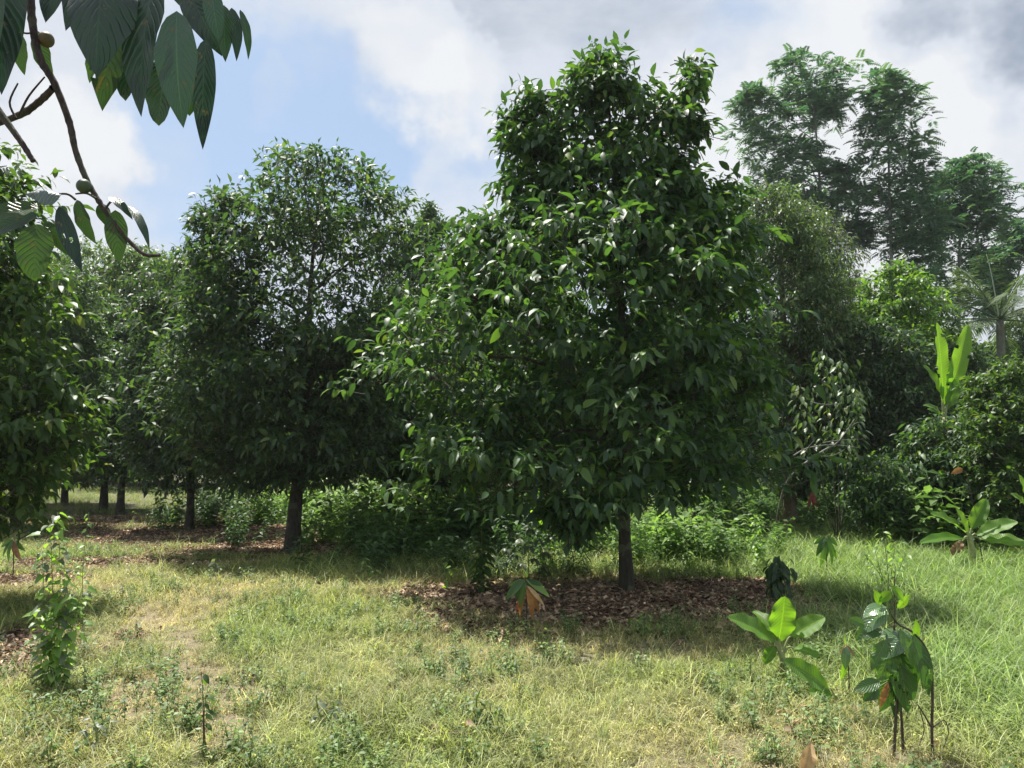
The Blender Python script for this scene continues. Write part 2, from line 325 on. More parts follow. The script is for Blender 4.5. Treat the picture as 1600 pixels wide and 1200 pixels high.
def tree(name, label, cat, tx, d, lobes, L, Wd, mat, tmpl=LT2, layers=5, droop=.35, seed=1, tr=.12, bark='bark', nlimb=14, nparts=0, group=None,
         clump=(1.6, .36), ratio=.9, k=7, style='leafy', hang=.4, shell=.36, spur=.28, fork=None, basez=0.0, twigs=True, limb_lo=.3, ext=None, colnoise=.0, lobefac=None, bough=None):
    rs = np.random.RandomState(seed); sc = d/ray(800, 600).y; pxm = F/sc
    base = Vector(((tx-800)/F*sc, d, basez))
    root = empty(name, base, label, cat, group)
    inv = -np.array(base)
    # trunk
    zs = [(zpx(l['p'][0][0], d), l) for l in lobes]; ztop, ltop = max(zs, key=lambda q: q[0]); prof = ltop['p']
    htop = basez+(ztop-basez)*(fork or .93); q = prof[min(2, len(prof)-1)]; cx = ((q[1]+q[2])/2-800)/F*sc
    m = 12; ts = np.linspace(0, 1, m)
    tpath = [Vector((base.x+(cx-base.x)*t**1.6+.05*math.sin(5*t+seed)*min(1, t*4), d+.06*math.sin(7*t+seed*2)*min(1, t*4), basez-.05+(htop-basez+.05)*t)) for t in ts]
    trad = tr*(.85-.72*ts)*(1+.30*np.exp(-ts*26)); 
    tv, tt = tube(tpath, trad, 10); o = obj('trunk', mesh('trunk', tv+inv, tt, MAT[bark]), root)
    # leaves
    PP = []; DV = []
    for li, lb in enumerate(lobes):
        pr = np.array(lb['p'], float); area = abs(np.trapezoid(pr[:, 2]-pr[:, 1], pr[:, 0])) if hasattr(np, 'trapezoid') else abs(np.trapz(pr[:, 2]-pr[:, 1], pr[:, 0]))
        la = .3*(L*pxm)*(Wd*pxm)*(1 if style == 'leafy' else 2.2)
        n = int(lb.get('layers', layers)*area/la/k*1.12)+6
        p, D = sample_lobe(rs, lb, d, n, lb.get('ratio', ratio), bough or (2.1*L+.05, 1.1*L, 8), shell, L*.8 if style == 'leafy' else L*.75); PP.append(p); DV.append(D)
    tp = np.vstack(PP); td = np.vstack(DV)
    tp[:, 2] = np.maximum(tp[:, 2], basez+.35)
    # limbs
    limbs = []; sel = rs.choice(len(tp), min(nlimb, len(tp)), replace=False)
    for j in sel:
        e = Vector(tp[j]); f0 = min(.97, max(limb_lo, ((e.z-basez)-.55*math.hypot(e.x-base.x, e.y-d))/(htop-basez)))
        i0 = f0*(m-1); a = tpath[int(i0)].lerp(tpath[min(m-1, int(i0)+1)], i0-int(i0)); mid = a.lerp(e, .5)+Vector((0, 0, .12*(e-a).length))+Vector(rs.randn(3)*.08)
        r0 = max(.012, trad[int(i0)]*.5); pth = smooth_path([a, mid, a.lerp(e, .8)+Vector(rs.randn(3)*.06), e], 3)
        limbs.append(tube(pth, np.linspace(r0, .007, len(pth)), 5))
    if nparts or nlimb <= 16:
        for v, t in limbs: obj('limb', mesh('limb', v+inv, t, MAT[bark]), root)
    elif limbs:
        v, t = join(limbs); obj('limbs', mesh('limbs', v+inv, t, MAT[bark]), root)['kind'] = 'stuff'
    # spurs with leaves
    n = len(tp); A = np.zeros((0, 3)); 
    if style == 'feather':
        Dk = []; Pk = []
        for j in range(k):
            r = unit(rs.randn(n, 3)*[1, 1, .5]); Pk.append(tp+r*.1); Dk.append(unit(td*.5+r*.9+[0, 0, -.05]))
        Pk = np.vstack(Pk); Dk = np.vstack(Dk); Lk = L*rs.uniform(.7, 1.2, len(Pk)); pp, dn, nn, ll = pinnate(rs, Pk, Dk, Lk)
        V, T = leaves(pp, dn, nn, ll, ll*.42, LT0, .1); rn = np.repeat(np.tile(rs.rand(len(Pk)), 14), 2)
        cr = obj('crown', mesh('crown', V+inv, T, mat, rn*.98), root); return root
    Pl = []; Dl = []; Nl = []
    g = rs.rand(n)*6.28
    s1 = unit(np.cross(td, np.array([.2, .1, 1.0]))); s2 = np.cross(td, s1)
    for j in range(k):
        a = g+j*2.4; rad = np.cos(a)[:, None]*s1+np.sin(a)[:, None]*s2; t = (j/(k-1))
        Pl.append(tp+td*(spur*(t-.3))[..., None] if np.ndim(t) else tp+td*spur*(t-.3))
        D = unit(td*(.35+.6*t)+rad*.85+rs.randn(n, 3)*.15+np.array([0, 0, -hang])); Dl.append(D)
        Nl.append(np.array([0, 0, 1.])+rs.randn(n, 3)*.35+rad*.1)
    Pl = np.vstack(Pl); Dl = np.vstack(Dl); Nl = np.vstack(Nl); Ll = L*rs.uniform(.55, 1.2, len(Pl)); Wl = Ll*(Wd/L)*rs.uniform(.85, 1.15, len(Pl))
    rn = np.clip(rs.rand(len(Pl)), 0, .98)
    keep = np.ones(len(Pl), bool)
    if nparts:
        c = Pl+Dl*(Ll*.5)[:, None]; dep = c[:, 1]*math.cos(TH)+(c[:, 2]-CZ)*math.sin(TH); X = 800+F*c[:, 0]/dep; Y = 600-F*(-c[:, 1]*math.sin(TH)+(c[:, 2]-CZ)*math.cos(TH))/dep
        gx = np.floor(X/14).astype(int); gy = np.floor(Y/14).astype(int); ok = (X > 4) & (X < 1596) & (Y > 4) & (Y < 1196); best = {}
        for i in np.argsort(dep):
            if ok[i]: best.setdefault((gx[i], gy[i]), i)
        Sx = np.cross(Nl, Dl); face = np.abs((unit(np.cross(Dl, unit(Sx)))*unit(c-[0, 0, CZ])).sum(1))
        cand = sorted(best.values(), key=lambda i: -(Ll[i]*Wl[i]*(.3+face[i])/dep[i]**2))[:nparts]
        keep[cand] = False
        vs = [unit_leaf('leaf', LT3, mat, droop*f) for f in (.6, 1.0, 1.4)]
        for i in cand:
            lo = obj('leaf', vs[i % 3], root); lo.matrix_local = frame(Vector(Pl[i]+inv), Dl[i], Nl[i], (Ll[i], Wl[i], Ll[i]))
    V, T = leaves(Pl[keep], Dl[keep], Nl[keep], Ll[keep], Wl[keep], tmpl, droop)
    cr = obj('crown', mesh('crown', V+inv, T, mat, np.repeat(rn[keep], len(tmpl[1]))), root)
    if nparts: cr['kind'] = 'stuff'
    if twigs:
        a = tp-td*spur*1.3+[0, 0, -.03]; b = tp+td*spur*.8
        s = unit(np.cross(td, [.3, .2, 1]))*.006; u2 = unit(np.cross(td, s))*.006
        V = np.stack([a+s, a-s*.5+u2, a-s*.5-u2, b], 1).reshape(-1, 3); T = (np.array([(0, 1, 3), (1, 2, 3), (2, 0, 3)])[None]+(np.arange(n)*4)[:, None, None]).reshape(-1, 3)
        obj('twigs', mesh('twigs', V+inv, T, MAT['bark']), root)['kind'] = 'stuff'
    return root
def lb(*p, **k): return dict(p=p, **k)

tree('orchard_tree', 'largest leafy dark green tree with pointed top, standing on leaf litter right of the centre', 'tree', 975, 9.5, [
  lb((66, 940, 970), (95, 912, 1000), (130, 895, 1015), (170, 880, 1045), (240, 850, 1080), (380, 820, 1120), layers=3.8),
  lb((80, 1082, 1104), (120, 1062, 1112), (200, 1040, 1108), (240, 1035, 1100), (320, 1010, 1090)),
  lb((188, 1080, 1122), (205, 1080, 1124), (218, 1080, 1110), layers=3),
  lb((122, 868, 900), (150, 835, 905), (180, 782, 905), (215, 772, 905), (290, 768, 900), (345, 795, 900)),
  lb((285, 1080, 1160), (330, 830, 1180), (345, 705, 1185), (400, 670, 1205), (450, 640, 1212), (490, 600, 1215), (530, 570, 1212), (570, 580, 1210), (610, 750, 1210), ratio=.8),
  lb((250, 1060, 1135), (290, 1040, 1165), (340, 980, 1190), (390, 950, 1205), layers=3),
  lb((325, 765, 850), (350, 715, 870), (400, 690, 890), layers=3),
  lb((585, 780, 1180), (620, 690, 1205), (680, 630, 1218), (730, 625, 1212), (755, 650, 1190), (780, 780, 1150), ratio=.9, layers=3.6),
  lb((780, 830, 950), (820, 850, 945), (858, 870, 930), layers=3, dy=-1.2),
  ], .168, .070, MAT['deep'], LT2, 3.9, .38, 11, .096, 'bark2', 30, 300, clump=(1.35, .46), k=7, hang=.55, spur=.26, ratio=.78)
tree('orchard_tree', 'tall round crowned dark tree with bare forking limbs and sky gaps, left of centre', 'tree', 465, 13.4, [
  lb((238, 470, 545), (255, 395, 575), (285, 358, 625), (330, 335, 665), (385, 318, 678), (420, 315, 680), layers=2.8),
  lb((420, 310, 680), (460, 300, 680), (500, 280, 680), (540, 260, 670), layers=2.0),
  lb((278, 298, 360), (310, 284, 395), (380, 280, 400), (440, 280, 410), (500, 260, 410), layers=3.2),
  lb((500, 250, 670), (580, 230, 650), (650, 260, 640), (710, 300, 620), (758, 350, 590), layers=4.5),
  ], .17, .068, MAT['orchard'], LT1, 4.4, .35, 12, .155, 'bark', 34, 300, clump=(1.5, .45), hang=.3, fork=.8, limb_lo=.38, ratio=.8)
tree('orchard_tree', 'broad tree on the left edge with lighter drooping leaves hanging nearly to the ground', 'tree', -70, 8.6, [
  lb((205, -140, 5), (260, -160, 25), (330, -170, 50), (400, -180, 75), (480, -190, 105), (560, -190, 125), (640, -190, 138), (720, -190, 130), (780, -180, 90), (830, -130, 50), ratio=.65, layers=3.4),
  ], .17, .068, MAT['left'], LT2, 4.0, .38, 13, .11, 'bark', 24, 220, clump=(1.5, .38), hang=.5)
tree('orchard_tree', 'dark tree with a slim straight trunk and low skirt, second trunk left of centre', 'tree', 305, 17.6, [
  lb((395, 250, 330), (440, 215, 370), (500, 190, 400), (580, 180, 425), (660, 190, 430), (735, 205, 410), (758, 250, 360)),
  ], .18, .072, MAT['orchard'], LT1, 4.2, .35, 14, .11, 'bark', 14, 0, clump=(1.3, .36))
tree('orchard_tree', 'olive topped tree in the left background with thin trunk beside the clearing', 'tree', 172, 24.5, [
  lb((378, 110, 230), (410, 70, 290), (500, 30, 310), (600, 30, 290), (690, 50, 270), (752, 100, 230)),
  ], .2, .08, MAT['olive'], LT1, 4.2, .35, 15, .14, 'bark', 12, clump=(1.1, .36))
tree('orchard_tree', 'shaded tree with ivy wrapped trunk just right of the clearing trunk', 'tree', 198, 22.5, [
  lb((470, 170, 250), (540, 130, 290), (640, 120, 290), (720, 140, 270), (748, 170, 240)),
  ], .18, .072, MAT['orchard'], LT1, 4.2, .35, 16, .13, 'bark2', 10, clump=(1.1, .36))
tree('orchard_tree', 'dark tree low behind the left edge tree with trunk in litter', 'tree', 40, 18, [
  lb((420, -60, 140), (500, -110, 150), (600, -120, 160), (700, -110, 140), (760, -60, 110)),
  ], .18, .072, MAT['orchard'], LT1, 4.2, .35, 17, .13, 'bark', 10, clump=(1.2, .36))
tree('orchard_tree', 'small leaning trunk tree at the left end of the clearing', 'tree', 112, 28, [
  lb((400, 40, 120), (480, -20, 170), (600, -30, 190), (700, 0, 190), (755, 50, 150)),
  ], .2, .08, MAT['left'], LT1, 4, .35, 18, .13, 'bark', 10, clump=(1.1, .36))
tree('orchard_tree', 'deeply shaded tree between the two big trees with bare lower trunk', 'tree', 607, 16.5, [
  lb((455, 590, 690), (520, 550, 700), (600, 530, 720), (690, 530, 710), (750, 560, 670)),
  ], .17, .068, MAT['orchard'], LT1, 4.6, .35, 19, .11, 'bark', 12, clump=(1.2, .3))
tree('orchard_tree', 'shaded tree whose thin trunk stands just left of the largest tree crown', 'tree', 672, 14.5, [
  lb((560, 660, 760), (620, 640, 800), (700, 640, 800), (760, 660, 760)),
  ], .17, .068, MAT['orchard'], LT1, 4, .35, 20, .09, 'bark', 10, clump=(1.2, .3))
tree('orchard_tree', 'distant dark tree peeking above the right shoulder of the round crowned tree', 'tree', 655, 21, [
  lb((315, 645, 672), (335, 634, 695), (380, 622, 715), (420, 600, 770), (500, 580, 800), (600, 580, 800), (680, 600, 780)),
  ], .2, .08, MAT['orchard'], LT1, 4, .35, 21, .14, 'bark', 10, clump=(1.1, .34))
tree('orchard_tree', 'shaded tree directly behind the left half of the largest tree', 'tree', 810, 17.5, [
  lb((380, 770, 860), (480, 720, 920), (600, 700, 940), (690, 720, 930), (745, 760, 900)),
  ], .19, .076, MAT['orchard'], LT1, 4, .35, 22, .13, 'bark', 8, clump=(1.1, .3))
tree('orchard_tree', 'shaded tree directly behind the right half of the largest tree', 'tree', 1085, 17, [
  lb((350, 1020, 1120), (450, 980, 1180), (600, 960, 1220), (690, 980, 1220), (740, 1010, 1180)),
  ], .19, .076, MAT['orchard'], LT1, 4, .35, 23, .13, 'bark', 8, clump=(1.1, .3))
tree('pale_barked_tree', 'thin crowned grey green tree with a light brown trunk right of the largest tree', 'tree', 1227, 18, [
  lb((283, 1178, 1215), (315, 1158, 1275), (370, 1150, 1300), (430, 1160, 1330), (500, 1180, 1350), layers=3.2),
  lb((500, 1180, 1340), (580, 1190, 1330), (680, 1190, 1320), (755, 1180, 1290), (775, 1200, 1260), layers=3.6),
  ], .15, .05, MAT['olive'], LT1, 3.6, .4, 24, .18, 'barkl', 22, clump=(1.7, .42), hang=.5)
tree('slender_tree', 'pale wispy tree crown of hanging grey green leaves below the feathery trees', 'tree', 1300, 22, [
  lb((305, 1220, 1275), (350, 1210, 1320), (420, 1220, 1350), (500, 1240, 1375), (600, 1250, 1370)),
  ], .17, .045, MAT['pale'], LT1, 3.0, .4, 25, .1, 'barkg', 22, clump=(1.9, .42), hang=.8)
tree('broadleaf_tree', 'yellow green topped broadleaf tree left of the upright banana plant', 'tree', 1400, 20, [
  lb((412, 1375, 1425), (450, 1345, 1465), (500, 1330, 1480), (560, 1320, 1490), layers=4.5),
  ], .2, .09, MAT['bright'], LT1, 4.5, .35, 26, .12, 'bark', 12, clump=(1.2, .36))
tree('broadleaf_tree', 'dark full crowned tree in front of the yellow green one, left of the banana', 'tree', 1360, 18.5, [
  lb((500, 1300, 1390), (540, 1280, 1440), (600, 1270, 1470), (680, 1270, 1480), (750, 1290, 1470), (775, 1310, 1440)),
  ], .17, .075, MAT['orchard'], LT1, 4.6, .35, 27, .12, 'bark', 12, clump=(1.3, .32))
tree('broadleaf_tree', 'shadowy tree behind the upright banana plant', 'tree', 1500, 19, [
  lb((535, 1470, 1520), (570, 1430, 1560), (620, 1420, 1580), (700, 1430, 1590), (770, 1450, 1570)),
  ], .18, .075, MAT['orchard'], LT1, 4.6, .35, 28, .12, 'bark', 10, clump=(1.3, .3))
tree('leafy_shrub', 'tall glossy leaved shrub filling the right edge below the palm', 'shrub', 1600, 12.5, [
  lb((552, 1570, 1640), (575, 1535, 1700), (620, 1512, 1730), (680, 1500, 1740), (740, 1500, 1740), (790, 1510, 1730), (830, 1540, 1700)),
  ], .115, .055, MAT['left'], LT2, 4.2, .3, 29, .07, 'bark', 16, 300, clump=(2.2, .36), hang=.3, spur=.2, k=8)
for (tx, d, lobes, lab, sd) in [
  (1300, 38, [lb((80, 1235, 1350), (100, 1225, 1362), (150, 1228, 1352), (192, 1265, 1340)), lb((113, 1168, 1195), (160, 1158, 1232), (190, 1148, 1262), (250, 1165, 1320), (300, 1180, 1325), (340, 1250, 1345)), lb((250, 1300, 1370), (300, 1280, 1378), (350, 1300, 1372), (395, 1325, 1375))],
   'tallest feathery leaved tree rising behind the right side of the largest tree', 31),
  (1395, 36, [lb((110, 1365, 1402), (132, 1358, 1465), (170, 1355, 1472), (215, 1355, 1462), (260, 1340, 1480)), lb((255, 1340, 1490), (300, 1360, 1500), (350, 1385, 1500), (440, 1400, 1490), layers=6)],
   'middle feathery leaved tall tree with open grey trunk against the clouds', 32),
  (1495, 38, [lb((236, 1490, 1570), (270, 1468, 1592), (320, 1450, 1600), (370, 1460, 1585), layers=8), lb((370, 1460, 1570), (440, 1470, 1560), (500, 1480, 1550), layers=3)],
   'right hand feathery leaved tall tree with several thin stems near the palm', 33),
  (1555, 41, [lb((385, 1530, 1600), (420, 1522, 1598), (460, 1522, 1585), (505, 1535, 1570), layers=9), lb((343, 1575, 1640), (370, 1570, 1650), (400, 1590, 1640), layers=8)],
   'narrow dark feathery column of foliage right in front of the palm', 34)]:
    tree('feathery_tree', lab, 'tree', tx, d, lobes, .62, .26, MAT['feather'], LT0, 5.2, .2, sd, .2, 'barkg', 22, 0, 'tall feathery trees on the right', bough=(.95, .5, 6), k=3, style='feather', twigs=False, limb_lo=.45)
tree('leafy_shrub', 'dark drooping shrub hiding the foot of the upright banana plant', 'shrub', 1455, 14, [
  lb((640, 1430, 1480), (670, 1410, 1520), (720, 1395, 1540), (780, 1390, 1530), (815, 1410, 1510)), lb((700, 1340, 1390), (730, 1320, 1430), (780, 1310, 1440), (815, 1330, 1420), layers=3),
  ], .16, .055, MAT['deep'], LT2, 4.4, .4, 51, .06, 'bark', 10, hang=.6, spur=.2)
tree('orchard_tree', 'dark background canopy closing the gap between the round crowned tree and the largest tree', 'tree', 740, 23, [
  lb((385, 690, 760), (430, 650, 830), (520, 630, 860), (640, 630, 860), (720, 660, 830)),
  ], .2, .08, MAT['orchard'], LT1, 4.4, .35, 52, .14, 'bark', 10)
tree('orchard_tree', 'dense dark tree filling the view between the left clearing and the round crowned tree', 'tree', 250, 44, [
  lb((400, 200, 300), (440, 160, 350), (540, 140, 380), (660, 150, 380), (735, 180, 350)),
  ], .22, .09, MAT['orchard'], LT1, 4.4, .35, 53, .14, 'bark', 10)
tree('broadleaf_tree', 'dark leafy tree below the right hand feathery trees', 'tree', 1440, 26, [
  lb((430, 1390, 1450), (470, 1370, 1490), (540, 1350, 1520), (640, 1350, 1570), (740, 1380, 1550)),
  ], .24, .1, MAT['orchard'], LT1, 4.4, .35, 54, .14, 'bark', 10)
# background row, copies share meshes
bgt = []
for i, (lobes, m_) in enumerate([([lb((520, 720, 830), (590, 670, 880), (680, 660, 900), (745, 690, 860))], 'orchard'), ([lb((560, 700, 900), (640, 650, 950), (720, 660, 920), (752, 700, 880))], 'left')]):
    bgt.append(tree('background_tree', 'dark tree in the wood closing the view behind the orchard', 'tree', 800, 34, lobes, .28, .13, MAT[m_], LT0, 4.2, .3, 40+i, .15, 'bark', 8, group='trees of the wood behind the orchard', clump=(.9, .3), twigs=False))
def copy_tree(r, loc, rz, s):
    c = r.copy(); C.objects.link(c); c.location = loc; c.rotation_euler.z = rz; c.scale = (s, s, s)
    for ch in list(r.children):
        k = ch.copy(); C.objects.link(k); k.parent = c
    return c
rr = random.Random(5)
for i in range(34):
    px = -420+i*74+rr.uniform(-25, 25); d = rr.uniform(30, 46)
    if 0 < px < 420: d = rr.uniform(50, 56)
    copy_tree(bgt[i % 2], (P(px, 600, d).x, d, 0), rr.uniform(0, 6.28), rr.uniform(.85, 1.2)*d/36)
for r in bgt: r.location = (P(700 if r is bgt[0] else 930, 600, 36).x, 36, 0)

# coconut palm
def palm():
    d = 28; root = empty('coconut_palm', (P(1562, 600, d).x, d, 0), 'coconut palm with radiating fronds at the right edge behind the shrub', 'palm tree')
    c = P(1562, 500, d)-root.location; pth = smooth_path([(0, 0, 0), (.1, .05, c.z*.5), (c.x, 0, c.z)], 6); v, t = tube(pth, np.linspace(.2, .13, len(pth)), 10)
    obj('trunk', mesh('trunk', v, t, MAT['barkg']), root); rs = np.random.RandomState(9)
    for i in range(20):
        az = i*2.4; el = rs.uniform(.0, 1.35); L = rs.uniform(3.2, 4.2); D = Vector((math.cos(az)*math.cos(el), math.sin(az)*math.cos(el), math.sin(el)))
        n = 14; pth = [c+D*L*(j/n)-Vector((0, 0, 1))*L*.42*(j/n)**2.2*math.cos(el*.7) for j in range(n+1)]
        parts = [tube(pth, np.linspace(.04, .008, n+1), 4)]; PP = []; DD_ = []; NN = []; LL = []
        pa = np.array([tuple(q) for q in pth]); dr = unit(np.gradient(pa, axis=0)); sd = unit(np.cross(dr, [0, 0, 1.])+1e-6)
        for j in np.linspace(2, n, 46):
            a = pa[int(min(j, n-1))]+(pa[min(int(j)+1, n)]-pa[int(min(j, n-1))])*(j-int(j)); ii = int(min(j, n))
            for s in (-1, 1): PP.append(a); DD_.append(sd[ii]*s+dr[ii]*.7+np.array([0, 0, -.45])+rs.randn(3)*.08); NN.append([0, 0, 1]); LL.append(.75*math.sin(math.pi*(.15+.8*j/n*.95))+.15)
        parts.append(leaves(np.array(PP), np.array(DD_), np.array(NN, float), np.array(LL), .045, LT0, .2)); v, t = join(parts)
        obj('frond', mesh('frond', v, t, MAT['palm'], rs.rand(len(t))), root)
palm()

# ------------------------------------------------------------------ big single leaves
def big_leaf(mat, L, Wd, shape='oval', droop=.5, fold=.2, wave=.0, curl=0.0, nu=6, nv=14, seed=0, tear=0, holes=0, cup=0.0):
    """leaf along +X, normal +Z; real thickness-free lamina as a leaf is, with its own curvature"""
    rs = random.Random(seed); V = []; UV = []; x = z = 0.0; 
    def wd(t):
        if shape == 'banana': return min(1, 3.2*t+.15)*min(1.0, math.sqrt(max(0, 1-t)*2.6))
        if shape == 'heart': return max(0.0, (1-t)**.75*(1-.25*math.exp(-t*12))*1.05)
        if shape == 'blunt': return (math.sin(math.pi*min(1, t**.75))**.6)
        return math.sin(math.pi*t**.85)**.75*(1-.35*t**4) if t < .94 else max(0, (1-t)/.06)*.22
    ph = rs.uniform(0, 6)
    for i in range(nv+1):
        t = i/nv; ang = -droop*t**1.2; 
        if i: x += L/nv*math.cos(ang); z += L/nv*math.sin(ang)
        w = wd(t)*Wd/2
        for j in range(nu+1):
            u = -1+2*j/nu; a = abs(u)
            lift = fold*a*w+wave*w*math.sin(t*19+ph+u*1.3)*a*a-cup*w*a*a
            yy = u*w*(1-.5*abs(fold)**2)
            xo = -.0+(.10*a*L*-1*(1-t)**6 if shape == 'heart' else 0)
            V.append((x-math.sin(ang)*lift+xo, yy+curl*L*t*t*.5, z+math.cos(ang)*lift)); UV.append(((u+1)/2, t))
    T = []; n = nu+1; skip = set()
    if tear:
        for _ in range(tear):
            i = rs.randint(3, nv-3); s = rs.choice((0, nu-1)); skip |= {(i, s)} if rs.random() < .6 else {(i, s), (i, s+1 if s == 0 else s-1)}
    for _ in range(holes): skip.add((rs.randint(3, nv-3), rs.randint(1, nu-2)))
    for i in range(nv):
        for j in range(nu):
            if (i, j) in skip: continue
            a = i*n+j; T += [(a, a+n, a+n+1), (a, a+n+1, a+1)]
    return mesh('leaf', V, T, mat, np.zeros(len(T)), UV)
def px_leaf(root, b, tip, wpx, d, d2=None, mat='big', face=(0, -1, .25), name='leaf', label=None, par=None, **kw):
    A = P(b[0], b[1], d); B = P(tip[0], tip[1], d2 or d); D = B-A; L = D.length; Wd = wpx/F*d
    droop = kw.get('droop', .4); me = big_leaf(MAT[mat], L*(1+.12*droop), Wd, **kw)
    fv = Vector(face); o = obj(name, me, root)
    # rotate start direction so that the bent leaf ends at the tip
    Nn = (fv-D.normalized()*fv.dot(D.normalized())).normalized(); D0_ = (Matrix.Rotation(-droop*.45, 3, D.normalized().cross(Nn)) @ D.normalized()) if False else (D.normalized()+Nn*math.tan(droop*.45)).normalized()
    o.matrix_local = frame(A-root.location, D0_, Nn)
    if label: o['label'] = label
    return o
def stem(root, pts, r0, r1, mat='stem', name='stem', k=6, label=None, n=4, rel=False):
    p = smooth_path(pts, n); v, t = tube([q if rel else q-root.location for q in p], np.linspace(r0, r1, len(p)), k); o = obj(name, mesh(name, v, t, MAT[mat]), root)
    if label: o['label'] = label
    return o

# overhanging fruit tree (trunk just outside the frame on the left)
base = Vector((-2.3, .9, 0)); ft = empty('fruit_tree', base, 'overhanging fruit tree branch with large dark leaves in the top left corner', 'tree')
d = 1.4
stem(ft, [base+Vector((0, 0, -.05)), base+Vector((.05, 0, .9)), base+Vector((.1, .05, 2.2)), base+Vector((.3, .1, 3.4))], .09, .05, 'bark', 'trunk', 10)
p0 = base+Vector((.22, .08, 3.0))
def lumpy(name, pts, r0, r1, seed):
    rs = random.Random(seed); p = smooth_path(pts, 9); n = len(p); r = [(r0+(r1-r0)*i/(n-1))*(1+.28*rs.random()*(1 if i % 3 == 0 else .3)) for i in range(n)]
    v, t = tube([q-ft.location for q in p], np.array(r), 8); return obj(name, mesh(name, v, t, MAT['twig']), ft)
lumpy('branch', [p0, p0+Vector((.7, .2, .15)), P(40, -120, d), P(47, -30, d), P(50, 30, d), P(62, 90, d), P(85, 130, d), P(108, 190, d), P(118, 235, d), P(135, 280, d), P(155, 315, d), P(180, 350, d), P(200, 375, d), P(225, 397, d), P(250, 399, d)], .0085, .003, 1)
lumpy('branch', [P(83, 138, d), P(60, 160, d+.02), P(30, 180, d+.03), P(-25, 197, d+.02), P(-140, 215, d)], .006, .006, 2)
lumpy('branch', [P(-60, 110, d), P(-20, 150, d), P(10, 190, d), P(35, 225, d), P(52, 252, d)], .008, .004, 3)
lumpy('branch', [p0, p0+Vector((.8, .35, .25)), P(60, -180, 1.5), P(150, -100, 1.5), P(230, -70, 1.45), P(320, -30, 1.42)], .011, .004, 4)
for i, (pts) in enumerate([[(118, 312), (104, 303), (80, 306), (62, 318)], [(150, 310), (135, 302), (118, 303)], [(165, 325), (178, 312), (196, 320)], [(20, 45), (40, 52), (55, 50)], [(30, 180), (45, 150), (70, 120)], [(25, 185), (15, 160), (28, 130)]]):
    stem(ft, [P(x, y, d-.01*(i % 2)) for x, y in pts], .0025, .0015, 'twig', 'twig', 5)
